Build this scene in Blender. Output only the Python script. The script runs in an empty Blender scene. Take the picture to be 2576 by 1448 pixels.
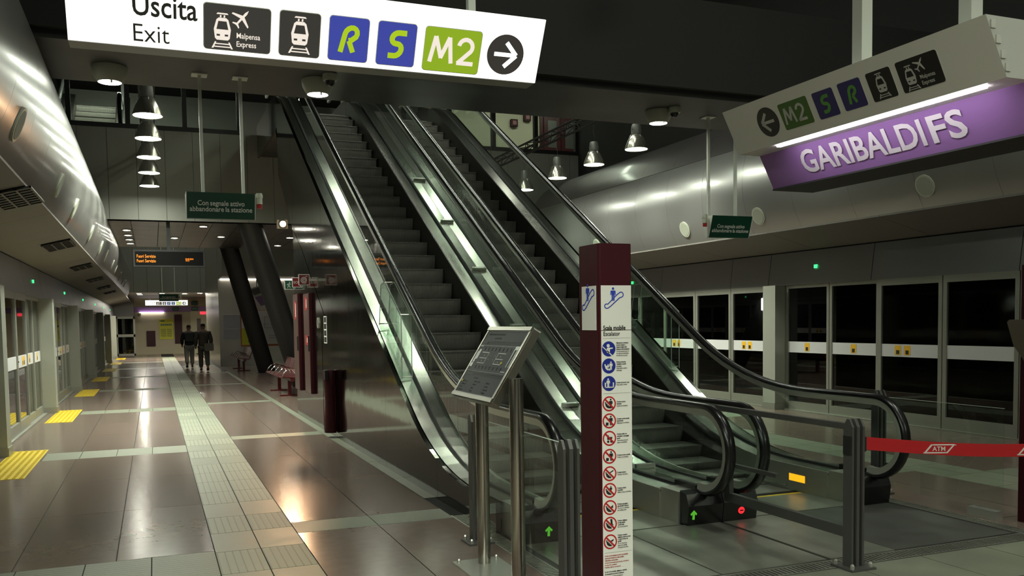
import bpy, bmesh, math, random
from mathutils import Vector, Matrix
random.seed(7)
R = math.radians
sc = bpy.context.scene
COL = sc.collection

# ------------------------------------------------------------------ camera
F, CX, CY, H = 2242.8, 1288.0, 933.68, 1.65
YAW, PIT, ROLL = R(21.849), R(3.256), R(0.852)
fw = Vector((math.sin(YAW) * math.cos(PIT), math.cos(YAW) * math.cos(PIT), -math.sin(PIT)))
r0 = Vector((math.cos(YAW), -math.sin(YAW), 0))
d0 = fw.cross(r0)
rt = r0 * math.cos(ROLL) + d0 * math.sin(ROLL)
dn = d0 * math.cos(ROLL) - r0 * math.sin(ROLL)
cd = bpy.data.cameras.new('camera')
cam = bpy.data.objects.new('camera', cd)
COL.objects.link(cam)
m3 = Matrix((rt, -dn, -fw)).transposed()
cam.matrix_world = Matrix.Translation((0, 0, H)) @ m3.to_4x4()
cd.sensor_fit = 'HORIZONTAL'
cd.sensor_width = 36
cd.lens = F / 2576 * 36
cd.shift_y = (CY - 724) / 2576
cd.clip_end = 300
sc.camera = cam


def ray(x, y):
    return rt * ((x - CX) / F) + dn * ((y - CY) / F) + fw


def onz(x, y, z=0):
    d = ray(x, y)
    return Vector((0, 0, H)) + d * ((z - H) / d.z)


# ------------------------------------------------------------------ world, exposure
w = bpy.data.worlds.new('world')
sc.world = w
w.use_nodes = True
w.node_tree.nodes['Background'].inputs[0].default_value = (.55, .62, .5, 1)
w.node_tree.nodes['Background'].inputs[1].default_value = .004
vs = sc.view_settings
vs.view_transform = 'Standard'
vs.look = 'None'
vs.gamma = 1
vs.use_curve_mapping = False
vs.exposure = 0.55
sc.cycles.transparent_max_bounces = 40
sc.cycles.caustics_reflective = False
sc.cycles.caustics_refractive = False
LAMP = (.94, 1.0, .83)


# ------------------------------------------------------------------ materials
MATS = {}


def mat(name, col, rough=.5, metal=0.0, emit=None, es=0.0, noise=None, bump=None, spec=None, aniso=0, coat=None, rvar=True):
    if name in MATS:
        return MATS[name]
    m = bpy.data.materials.new(name)
    m.use_nodes = True
    nt = m.node_tree
    b = nt.nodes['Principled BSDF']
    b.inputs['Base Color'].default_value = (*col, 1)
    b.inputs['Roughness'].default_value = rough
    b.inputs['Metallic'].default_value = metal
    if spec is not None:
        b.inputs['Specular IOR Level'].default_value = spec
    if coat:
        b.inputs['Coat Weight'].default_value = coat[0]
        b.inputs['Coat Roughness'].default_value = coat[1]
        b.inputs['Coat IOR'].default_value = 1.8
    if aniso:
        b.inputs['Anisotropic'].default_value = aniso
    if emit:
        b.inputs['Emission Color'].default_value = (*emit, 1)
        b.inputs['Emission Strength'].default_value = es
    tc = nt.nodes.new('ShaderNodeTexCoord')
    if noise:  # (scale, amount) colour variation, plus roughness variation
        n = nt.nodes.new('ShaderNodeTexNoise')
        n.inputs['Scale'].default_value = noise[0]
        n.inputs['Detail'].default_value = 5
        nt.links.new(tc.outputs['Object'], n.inputs['Vector'])
        rp = nt.nodes.new('ShaderNodeValToRGB')
        a = noise[1]
        rp.color_ramp.elements[0].position = .3
        rp.color_ramp.elements[1].position = .7
        rp.color_ramp.elements[0].color = (*[c * (1 - a) for c in col], 1)
        rp.color_ramp.elements[1].color = (*[min(1, c * (1 + a)) for c in col], 1)
        nt.links.new(n.outputs['Fac'], rp.inputs['Fac'])
        nt.links.new(rp.outputs['Color'], b.inputs['Base Color'])
        if not rvar:
            MATS[name] = m
            return m
        mr = nt.nodes.new('ShaderNodeMapRange')
        mr.inputs[3].default_value = rough * .8
        mr.inputs[4].default_value = min(1, rough * 1.25)
        nt.links.new(n.outputs['Fac'], mr.inputs[0])
        nt.links.new(mr.outputs[0], b.inputs['Roughness'])
    if bump:  # (scale xyz, strength, distance)
        n = nt.nodes.new('ShaderNodeTexNoise')
        mp = nt.nodes.new('ShaderNodeMapping')
        mp.inputs['Scale'].default_value = bump[0]
        n.inputs['Scale'].default_value = 1
        n.inputs['Detail'].default_value = 2
        nt.links.new(tc.outputs['Object'], mp.inputs[0])
        nt.links.new(mp.outputs[0], n.inputs['Vector'])
        bp = nt.nodes.new('ShaderNodeBump')
        bp.inputs['Strength'].default_value = bump[1]
        bp.inputs['Distance'].default_value = bump[2]
        nt.links.new(n.outputs['Fac'], bp.inputs['Height'])
        nt.links.new(bp.outputs[0], b.inputs['Normal'])
    MATS[name] = m
    return m


def emat(name, col, s):
    return mat(name, (0.0, 0.0, 0.0), .5, 0, col, s)


def stripes(name, col, col2, axis, period, rough=.5, metal=0.0, dist=.004, strength=.8):
    """fine ribs along an axis (object coordinates)"""
    m = mat(name, col, rough, metal)
    nt = m.node_tree
    b = nt.nodes['Principled BSDF']
    tc = nt.nodes.new('ShaderNodeTexCoord')
    wv = nt.nodes.new('ShaderNodeTexWave')
    wv.wave_type = 'BANDS'
    wv.bands_direction = axis
    wv.wave_profile = 'SIN'
    wv.inputs['Scale'].default_value = math.pi * 2 / 20 / period
    nt.links.new(tc.outputs['Object'], wv.inputs['Vector'])
    rp = nt.nodes.new('ShaderNodeValToRGB')
    rp.color_ramp.elements[0].color = (*col2, 1)
    rp.color_ramp.elements[1].color = (*col, 1)
    rp.color_ramp.elements[0].position = .0
    rp.color_ramp.elements[1].position = .13
    nt.links.new(wv.outputs['Fac'], rp.inputs['Fac'])
    nt.links.new(rp.outputs['Color'], b.inputs['Base Color'])
    bp = nt.nodes.new('ShaderNodeBump')
    bp.inputs['Strength'].default_value = strength
    bp.inputs['Distance'].default_value = dist
    nt.links.new(wv.outputs['Fac'], bp.inputs['Height'])
    nt.links.new(bp.outputs[0], b.inputs['Normal'])
    return m


def glassmat(name, tint, ior=1.45, rough=.0, gloss=(1, 1, 1)):
    m = bpy.data.materials.new(name)
    m.use_nodes = True
    nt = m.node_tree
    nt.nodes.clear()
    o = nt.nodes.new('ShaderNodeOutputMaterial')
    t = nt.nodes.new('ShaderNodeBsdfTransparent')
    t.inputs[0].default_value = (*tint, 1)
    g = nt.nodes.new('ShaderNodeBsdfGlossy')
    g.inputs['Roughness'].default_value = rough
    g.inputs['Color'].default_value = (*gloss, 1)
    f = nt.nodes.new('ShaderNodeFresnel')
    f.inputs['IOR'].default_value = ior
    mx = nt.nodes.new('ShaderNodeMixShader')
    ge = nt.nodes.new('ShaderNodeNewGeometry')      # a pane reflects at its outer faces only
    iv = nt.nodes.new('ShaderNodeMath')
    iv.operation = 'SUBTRACT'
    iv.inputs[0].default_value = 1
    nt.links.new(ge.outputs['Backfacing'], iv.inputs[1])
    mu = nt.nodes.new('ShaderNodeMath')
    mu.operation = 'MULTIPLY'
    nt.links.new(f.outputs[0], mu.inputs[0])
    nt.links.new(iv.outputs[0], mu.inputs[1])
    nt.links.new(mu.outputs[0], mx.inputs[0])
    nt.links.new(t.outputs[0], mx.inputs[1])
    nt.links.new(g.outputs[0], mx.inputs[2])
    nt.links.new(mx.outputs[0], o.inputs[0])
    MATS[name] = m
    return m


STEEL = mat('brushed_steel', (.56, .56, .51), .22, 1)
WALLSTEEL = mat('clad_steel', (.115, .113, .098), .085, 1, noise=(1.3, .10), bump=((1.0, 2.2, 1.2), .10, .02))
SATIN = mat('satin_steel', (.62, .62, .56), .32, .75)
TUBE = mat('tube_steel', (.52, .50, .45), .2, 1)
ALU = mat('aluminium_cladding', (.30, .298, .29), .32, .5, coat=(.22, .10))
ALUREFL = mat('aluminium_dim_reflection', (.20, .18, .185), .34, .6, coat=(.3, .10))  # same aluminium, its darker reflection put into the colour
FRAME = mat('door_frame_aluminium', (.33, .33, .285), .42, .6)
PILL = mat('pillar_aluminium', (.34, .35, .30), .5, .3)
BAND = mat('white_band', (.55, .55, .55), .45)
STICK = mat('yellow_sticker', (.75, .42, .02), .5)
STICKB = mat('sticker_black', (.02, .015, .01), .5)
FASC = mat('fascia_grey', (.20, .20, .205), .4, .35)
SOFF = mat('soffit_light', (.17, .16, .145), .6)
CEILB = mat('ceiling_black', (.014, .014, .013), .8)
BEAM = mat('beam_grey', (.026, .026, .024), .5, noise=(1.2, .1))
PANEL = mat('wall_panel_grey', (.26, .26, .235), .5, .1)
PANELJ = mat('joint_dark', (.01, .01, .01), .8)
CEILP = mat('ceiling_panel_metal', (.19, .18, .16), .3, .7)
BEIGE = mat('beige_wall', (.56, .53, .40), .6)
BEIGEF = mat('beige_far_wall', (.52, .46, .31), .6)
MAROON = mat('maroon_paint', (.042, .004, .008), .45, spec=.25)
MAROOND = mat('maroon_door', (.055, .006, .010), .35)
BLACK = mat('black_rubber', (.010, .010, .010), .25)
BLACKM = mat('black_matt', (.012, .012, .012), .6)
DKSTEEL = mat('dark_post_metal', (.14, .14, .133), .42, .6)
WHITE = mat('white_print', (.75, .75, .70), .5)
WPLAST = mat('white_plastic', (.50, .52, .43), .4)
POLE = mat('white_pole', (.70, .72, .66), .4)
TILE = mat('granite_tile', (.185, .136, .112), .19, noise=(9, .07), rvar=False)
TILE2 = mat('granite_tile_grey', (.176, .133, .110), .18, noise=(11, .07), rvar=False)
GREY = mat('light_stone', (.195, .208, .156), .42, noise=(4, .12))
STRIPT = stripes('tactile_grooves', (.23, .245, .182), (.11, .118, .087), 'X', .053, .5, 0, .003, .25)
STRIPX = stripes('tactile_grooves_cross', (.19, .203, .15), (.085, .09, .068), 'Y', .053, .5, 0, .003, .25)
YELT = mat('yellow_tactile', (.62, .46, .03), .5)
GRATE = mat('drain_grate', (.40, .40, .35), .4, .8)
PLATE = mat('landing_plate', (.30, .31, .26), .36, .6, noise=(2.2, .25), rvar=False)
PLATESH = mat('shaded_plate', (.062, .064, .055), .6, noise=(2.5, .3))  # landing plate metal with its shadow put into the colour
STEP = stripes('step_ribs', (.24, .235, .21), (.022, .022, .02), 'X', .018, .45, .55, .004, .6)
STEPT = stripes('step_tread', (.10, .10, .09), (.022, .022, .02), 'X', .018, .45, .55, .004, .6)
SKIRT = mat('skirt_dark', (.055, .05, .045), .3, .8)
INDECK = mat('inner_deck_dark', (.10, .095, .085), .25, 1)
GREEN = mat('sign_green', (.004, .055, .032), .4)
PURPLE = mat('sign_purple', (.28, .145, .37), .4)
SIGNW = mat('sign_white', (.74, .75, .69), .45)
BELL = mat('bell_aluminium', (.60, .58, .50), .24, .75)
GEAR = mat('gear_grey', (.26, .27, .25), .45, .3)
GLASS = glassmat('clear_glass', (.93, .97, .945), 1.5)
ACRYL = glassmat('acrylic', (.90, .96, .92), 1.6)
ACRYLE = mat('acrylic_edge', (.60, .72, .64), .2)
WGLASS = glassmat('window_glass', (.80, .86, .82), 1.75)
DGLASS = glassmat('door_glass', (.42, .44, .42), 1.55)
E_BELL = emat('lamp_glow', LAMP, 85)
E_BOWL = emat('bowl_glow', LAMP, 55)
E_DOWN = emat('downlight_glow', (1, .97, .82), 130)
E_WARM = emat('warm_glow', (1, .62, .32), 45)
E_SIGN = emat('backlit_white', (1, .97, .90), 1.15)
E_TUBE = emat('tube_glow', (1, .93, 1), 16)
E_GREEN = emat('green_led', (.06, 1, .25), 1.2)
E_ARROW = emat('green_arrow', (.16, .8, .05), .35)
E_RED = emat('red_led', (1, .02, .03), 1.0)
E_YEL = emat('yellow_led', (1, .42, .01), 1.0)
E_AMB = emat('amber_text', (1, .26, .01), 1.6)


# ------------------------------------------------------------------ mesh helper
class MB:
    def __init__(s):
        s.v = []
        s.f = []

    def quad(s, a, b, c, d):
        n = len(s.v)
        s.v += [a, b, c, d]
        s.f.append((n, n + 1, n + 2, n + 3))
        return s

    def box(s, x0, x1, y0, y1, z0, z1):
        n = len(s.v)
        s.v += [(x0, y0, z0), (x1, y0, z0), (x1, y1, z0), (x0, y1, z0), (x0, y0, z1), (x1, y0, z1), (x1, y1, z1), (x0, y1, z1)]
        s.f += [tuple(n + i for i in q) for q in ((0, 3, 2, 1), (4, 5, 6, 7), (0, 1, 5, 4), (1, 2, 6, 5), (2, 3, 7, 6), (3, 0, 4, 7))]
        return s

    def prism(s, poly, a, b, axis='x'):
        """extrude a 2D polygon: axis x -> poly in (y,z); y -> (x,z); z -> (x,y)"""
        def P(p, t):
            return {'x': (t, p[0], p[1]), 'y': (p[0], t, p[1]), 'z': (p[0], p[1], t)}[axis]
        n = len(s.v)
        k = len(poly)
        s.v += [P(p, a) for p in poly] + [P(p, b) for p in poly]
        s.f.append(tuple(range(n, n + k)))
        s.f.append(tuple(range(n + 2 * k - 1, n + k - 1, -1)))
        for i in range(k):
            j = (i + 1) % k
            s.f.append((n + i, n + k + i, n + k + j, n + j))
        return s

    def frameprism(s, O, U, V, N, poly, t0, t1):
        """polygon in a local frame (u,v), from depth t0 to t1 along N"""
        n = len(s.v)
        k = len(poly)
        for t in (t0, t1):
            for p in poly:
                s.v.append(tuple(O + U * p[0] + V * p[1] + N * t))
        s.f.append(tuple(range(n + k - 1, n - 1, -1)))
        s.f.append(tuple(range(n + k, n + 2 * k)))
        for i in range(k):
            j = (i + 1) % k
            s.f.append((n + i, n + j, n + k + j, n + k + i))
        return s

    def lathe(s, prof, c, n=20, axis='z', a0=0, a1=2 * math.pi):
        base = len(s.v)
        full = abs(a1 - a0 - 2 * math.pi) < 1e-6
        k = n if full else n + 1
        for i in range(k):
            a = a0 + (a1 - a0) * i / n
            for (r, z) in prof:
                if axis == 'z':
                    s.v.append((c[0] + r * math.cos(a), c[1] + r * math.sin(a), c[2] + z))
                elif axis == 'y':
                    s.v.append((c[0] + r * math.cos(a), c[1] + z, c[2] + r * math.sin(a)))
                else:
                    s.v.append((c[0] + z, c[1] + r * math.cos(a), c[2] + r * math.sin(a)))
        m = len(prof)
        for i in range(n):
            j = (i + 1) % k
            for q in range(m - 1):
                s.f.append((base + i * m + q, base + j * m + q, base + j * m + q + 1, base + i * m + q + 1))
        return s

    def tube(s, pts, r, n=8, cap=True):
        pts = [Vector(p) for p in pts]
        base = len(s.v)
        up = Vector((0, 0, 1))
        for i, p in enumerate(pts):
            t = (pts[min(i + 1, len(pts) - 1)] - pts[max(i - 1, 0)]).normalized()
            a = t.cross(up)
            if a.length < 1e-4:
                a = t.cross(Vector((0, 1, 0)))
            a.normalize()
            b = a.cross(t)
            for k in range(n):
                an = 2 * math.pi * k / n
                s.v.append(tuple(p + a * (r * math.cos(an)) + b * (r * math.sin(an))))
        for i in range(len(pts) - 1):
            for k in range(n):
                l = (k + 1) % n
                s.f.append((base + i * n + k, base + i * n + l, base + (i + 1) * n + l, base + (i + 1) * n + k))
        if cap:
            s.f.append(tuple(range(base + n - 1, base - 1, -1)))
            e = base + (len(pts) - 1) * n
            s.f.append(tuple(range(e, e + n)))
        return s

    def sweep(s, x0, path, prof):
        """sweep a closed (dx,dn) profile along a path in the YZ plane"""
        base = len(s.v)
        m = len(prof)
        for i, p in enumerate(path):
            a = path[max(i - 1, 0)]
            b = path[min(i + 1, len(path) - 1)]
            ty, tz = b[0] - a[0], b[1] - a[1]
            l = math.hypot(ty, tz) or 1
            ny, nz = -tz / l, ty / l
            for dx, q in prof:
                s.v.append((x0 + dx, p[0] + ny * q, p[1] + nz * q))
        for i in range(len(path) - 1):
            for k in range(m):
                l = (k + 1) % m
                s.f.append((base + i * m + k, base + i * m + l, base + (i + 1) * m + l, base + (i + 1) * m + k))
        s.f.append(tuple(range(base, base + m)))
        e = base + (len(path) - 1) * m
        s.f.append(tuple(range(e + m - 1, e - 1, -1)))
        return s

    def build(s, name, material, parent=None, smooth=False, **kw):
        me = bpy.data.meshes.new(name)
        me.from_pydata([tuple(v) for v in s.v], [], s.f)
        bm = bmesh.new()
        bm.from_mesh(me)
        bmesh.ops.recalc_face_normals(bm, faces=bm.faces)
        bm.to_mesh(me)
        bm.free()
        me.materials.append(material)
        if smooth:
            for p in me.polygons:
                p.use_smooth = True
            me.set_sharp_from_angle(angle=R(40))
        return link(name, me, parent, **kw)


def link(name, me, parent=None, **kw):
    o = bpy.data.objects.new(name, me)
    COL.objects.link(o)
    if parent is not None:
        o.parent = parent
        if parent.parent is None:
            o.location = -parent.location
    for k, v in kw.items():
        o[k] = v
    return o


def tag(o, label=None, cat=None, group=None, kind=None):
    if label:
        o['label'] = label
    if cat:
        o['category'] = cat
    if group:
        o['group'] = group
    if kind:
        o['kind'] = kind
    return o


def thing(name, loc, label=None, cat=None, group=None, kind=None):
    o = bpy.data.objects.new(name, None)
    COL.objects.link(o)
    o.location = loc
    o.empty_display_size = .1
    return tag(o, label, cat, group, kind)


def copy_tree(o, loc, label=None, rz=None):
    c = o.copy()
    COL.objects.link(c)
    c.location = loc
    if rz is not None:
        c.rotation_euler.z = rz
    if label:
        c['label'] = label
    for ch in o.children:
        d = ch.copy()
        COL.objects.link(d)
        d.parent = c
        for g in ch.children:
            e = g.copy()
            COL.objects.link(e)
            e.parent = d
    return c


def B(name, m, parent, *dims, **kw):
    return MB().box(*dims).build(name, m, parent, **kw)


TXT = {}


def text_mesh(t, size, bold=0.0, spacing=1.0, sx=1.0, res=3, shear=0, align='LEFT'):
    key = (t, round(size, 4), bold, spacing, sx, shear, align)
    if key in TXT:
        return TXT[key]
    cu = bpy.data.curves.new('text', 'FONT')
    cu.body = t
    cu.size = size
    cu.offset = bold * size
    cu.space_character = spacing
    cu.shear = shear
    cu.resolution_u = res
    cu.align_x = align
    cu.extrude = .0006
    o = bpy.data.objects.new('text', cu)
    COL.objects.link(o)
    dg = bpy.context.evaluated_depsgraph_get()
    me = bpy.data.meshes.new_from_object(o.evaluated_get(dg))
    bpy.data.objects.remove(o)
    for v in me.vertices:
        v.co.x *= sx
    me.materials.clear()
    TXT[key] = me
    return me


def put_text(name, t, size, O, U, V, m, parent, off=(0, 0), **kw):
    """text lying in the plane (O,U,V), lower-left at off; baked to world coordinates so that it follows its thing"""
    me = text_mesh(t, size, **kw).copy()
    U = U.normalized()
    V = V.normalized()
    N = U.cross(V)
    for v in me.vertices:
        q = O + U * (v.co.x + off[0]) + V * (v.co.y + off[1]) + N * (v.co.z + .0035)
        v.co = q
    me.materials.append(m)
    return link(name, me, parent)


def text_width(t, size, **kw):
    xs = [v.co.x for v in text_mesh(t, size, **kw).vertices]
    return min(xs), max(xs)


def put_line(name, line, size, O, U, V, m, parent, off, width, bold=0.0):
    """a line of words set to a given overall width, each word its own mesh"""
    ws = line.split(' ')
    gap = size * .26
    wd = [text_width(t, size, bold=bold) for t in ws]
    tot = sum(b - a for a, b in wd) + gap * (len(ws) - 1)
    k = width / tot
    x = off[0]
    for t, (a, b) in zip(ws, wd):
        put_text(name, t, size, O, U, V, m, parent, (x - a * k, off[1]), bold=bold, sx=k)
        x += (b - a + gap) * k


def rrect(x0, x1, y0, y1, r, n=5):
    out = []
    for cx, cy, a in ((x1 - r, y1 - r, 0), (x0 + r, y1 - r, 90), (x0 + r, y0 + r, 180), (x1 - r, y0 + r, 270)):
        for i in range(n + 1):
            t = R(a + 90 * i / n)
            out.append((cx + r * math.cos(t), cy + r * math.sin(t)))
    return out


def circ(cx, cy, r, n=28):
    return [(cx + r * math.cos(2 * math.pi * i / n), cy + r * math.sin(2 * math.pi * i / n)) for i in range(n)]


def fillet(pts, tl, n=10):
    out = [pts[0]]
    for i in range(1, len(pts) - 1):
        p, q, s = Vector(pts[i - 1]), Vector(pts[i]), Vector(pts[i + 1])
        a = q + (p - q).normalized() * tl[i - 1]
        b = q + (s - q).normalized() * tl[i - 1]
        for k in range(n + 1):
            t = k / n
            c = a * (1 - t) ** 2 + q * (2 * t * (1 - t)) + b * t * t
            out.append((c.x, c.y))
    out.append(pts[-1])
    return out


def zat(path, y):
    for a, b in zip(path, path[1:]):
        if a[0] <= y <= b[0] and b[0] > a[0]:
            return a[1] + (b[1] - a[1]) * (y - a[0]) / (b[0] - a[0])
    return path[0][1] if y < path[0][0] else path[-1][1]


def cut(path, ya, yb):
    return [(ya, zat(path, ya))] + [p for p in path if ya + 1e-4 < p[0] < yb - 1e-4] + [(yb, zat(path, yb))]


MX = 8.42  # the hall is symmetric: x -> MX - x
XL, XR = -1.97, 10.39
XV = Vector((1, 0, 0))
YV = Vector((0, 1, 0))
ZV = Vector((0, 0, 1))

# ================================================================== STRUCTURE
# ---- floor: slab, granite tiles, tactile strips, pads
floor = thing('floor', (0, 0, 0), kind='structure')
B('floor_slab', PANELJ, floor, XL - .15, XR + .15, -9, 58, -.3, -.006)
G = .004


def tile(name, x0, x1, y0, y1, m, h=0.0):
    return B(name, m, floor, x0 + G, x1 - G, y0 + G, y1 - G, -.03, h)


NB = 8
for k in range(-1, NB):
    yc = 6.1 + 6.25 * k            # cross strip of this bay: yc .. yc+.7
    for side in (0, 1):
        f = (lambda a, b: (a, b)) if side == 0 else (lambda a, b: (MX - b, MX - a))
        if side == 1 and k > 2:
            continue
        for c in range(4):          # cross strip
            a, b = f(-1.35 + .4275 * c, -1.35 + .4275 * (c + 1))
            tile('grooved_tile', a, b, yc, yc + .7, STRIPX)
        rows = [yc + .7 + 1.85 * i for i in range(4)]
        for i in range(3):
            for a, b in ((-.95, -.30), (-.30, .36)):
                a, b = f(a, b)
                tile('granite_tile', a, b, rows[i], rows[i + 1], random.choice((TILE, TILE2)))
            a, b = f(-1.93, -.95)
            tile('granite_tile', a, b, rows[i], rows[i + 1], random.choice((TILE, TILE2)))
        a, b = f(-1.93, -1.35)
        tile('granite_tile', a, b, yc, yc + .7, TILE)
        # thin cross strip on the escalator side
        ys = yc + 7.25 - 6.25 + .0
        for a, b in ((1.0, 1.65), (1.65, 2.30)):
            a, b = f(a, b)
            tile('stone_tile', a, b, ys, ys + .4, GREY)
            r2 = [ys + .4 + 1.95 * i for i in range(4)]
            for i in range(3):
                tile('granite_tile', a, b, r2[i], r2[i + 1], random.choice((TILE, TILE2)))
# tactile guide strip: alternate grooved and plain pieces
for side in (0, 1):
    n0, n1 = (-2, 78) if side == 0 else (0, 24)
    for i in range(n0, n1):
        for c in range(2):
            a, b = .36 + .32 * c, .36 + .32 * (c + 1)
            if side:
                a, b = MX - b, MX - a
            tile('tactile_tile', a, b, 2.4 + .62 * i, 2.4 + .62 * (i + 1), STRIPT if (i + (i // 3)) % 3 else GREY)
# yellow pads in front of the doors
pm = MB().box(-1.80, -1.37, 11.0, 13.45, -.02, .004)
for i in range(6):
    for j in range(34):
        x, y = -1.765 + .072 * i, 11.04 + .0715 * j
        pm.prism([(x - .016, y - .016), (x + .016, y - .016), (x + .016, y + .016), (x - .016, y + .016)], .004, .011, 'z')
pad = pm.build('yellow_tactile_pad', YELT, floor)
for k in range(1, 7):
    p = pad.copy()
    COL.objects.link(p)
    p.location.y = 6.22 * k
# light border along the escalator block
for sx in (2.30, MX - 2.42):
    for i in range(-3, 26):
        y0 = -1 + 1.2 * i + 3
        if y0 + 1.2 < 4.6 or y0 > 7.2:
            tile('stone_border', sx, sx + .12, y0, y0 + 1.2, GREY)
# floor under and beyond the escalators
for i in range(9):
    for c in range(6):
        a = 2.42 + .597 * c
        tile('granite_tile', a, a + .597, 16.62 + 2.1 * i, 16.62 + 2.1 * (i + 1), random.choice((TILE, TILE2)))
B('inner_floor', TILE, floor, 2.42, 6.0, 35.6, 57, -.03, -.002)
B('under_floor', PANELJ, floor, 2.42, 6.0, 7.2, 16.6, -.03, -.004)
for c in range(6):
    a = 2.42 + .6 * c
    tile('stone_tile', a, min(a + .6, 6.0), 3.95, 4.56, GREY)
    for j in range(3):
        tile('granite_tile', a, min(a + .6, 6.0), 3.95 - 1.6 * (j + 1), 3.95 - 1.6 * j, TILE)
# drain grate around the landing
gb = MB()
y = 4.6
while y < 7.15:
    for x in (2.315, MX - 2.415):
        gb.box(x, x + .10, y, y + .016, -.02, 0)
    y += .034
x = 2.44
while x < 5.98:
    gb.box(x, x + .016, 4.59, 4.71, -.02, 0)
    x += .034
gb.build('drain_bars', GRATE, floor, kind='stuff')
fr = MB()
for x in (2.295, 2.415, MX - 2.43, MX - 2.31):
    fr.box(x, x + .015, 4.575, 7.18, -.02, .001)
fr.box(2.3, MX - 2.3, 4.57, 4.585, -.02, .001)
fr.box(2.43, MX - 2.43, 4.715, 4.73, -.02, .001)
fr.build('drain_frame', GRATE, floor)

# ---- track beds and tunnel walls behind the screen doors
TUN = mat('tunnel_concrete', (.06, .058, .054), .7, noise=(1.5, .3))
for nm, a, b in (('wall_left', -6.2, -6.0), ('wall_right', 14.4, 14.6)):
    t = thing(nm, (a, 0, 0), kind='structure')
    B('tunnel_wall', TUN, t, a, b, -9, 58, -1.2, 5.6)
    xi = b if a < 0 else a
    sgn = 1 if a < 0 else -1
    for z in (.55, .95, 2.05):
        MB().box(min(xi, xi + sgn * .05), max(xi, xi + sgn * .05), -9, 58, z, z + .04).build('cable_tray', DKSTEEL, t)
tb = thing('track_bed', (0, 0, 0), kind='structure')
B('bed', TUN, tb, -6.2, XL - .15, -9, 58, -1.25, -1.2)
B('bed', TUN, tb, XR + .15, 14.6, -9, 58, -1.25, -1.2)
for x in (-5.0, -3.5, 11.9, 13.4):
    B('rail', DKSTEEL, tb, x, x + .07, -9, 58, -1.2, -1.03)
lp = thing('tunnel_lamp', (14.3, 18.6, 1.9), 'small lit bulkhead lamp on the dark tunnel wall behind the screen doors', 'lamp')
B('lamp_body', GEAR, lp, 14.35, 14.4, 18.42, 18.66, 1.78, 2.16)
B('lamp_glass', emat('tunnel_lamp_glow', (.95, .98, 1), 40), lp, 14.30, 14.35, 18.44, 18.64, 1.82, 2.12)

# ---- fascia above the doors, soffit, curved aluminium cladding
bays = [12.9 - 6.22 * 3 + 6.22 * k for k in range(0, 10)]     # far end of each sliding door pair
cyl_c, cyl_z, cyl_r = -2.38, 3.89, 1.517
A0, A1, A2 = -33.8, 25.0, 100.0


def arc_panel(a0, a1, y0, y1, r, n=10, th=.02, mirror=False):
    mb = MB()
    base = 0
    for rr in (r, r - th):
        for i in range(n + 1):
            a = R(a0 + (a1 - a0) * i / n)
            x = cyl_c + rr * math.cos(a)
            if mirror:
                x = MX - x
            z = cyl_z + rr * math.sin(a)
            mb.v += [(x, y0, z), (x, y1, z)]
    k = 2 * (n + 1)
    for i in range(n):
        q = 2 * i
        mb.f += [(q, q + 1, q + 3, q + 2), (k + q, k + q + 2, k + q + 3, k + q + 1), (q, q + 2, k + q + 2, k + q), (q + 1, k + q + 1, k + q + 3, q + 3)]
    mb.f += [(0, k, k + 1, 1), (2 * n, 2 * n + 1, k + 2 * n + 1, k + 2 * n)]
    return mb


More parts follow.
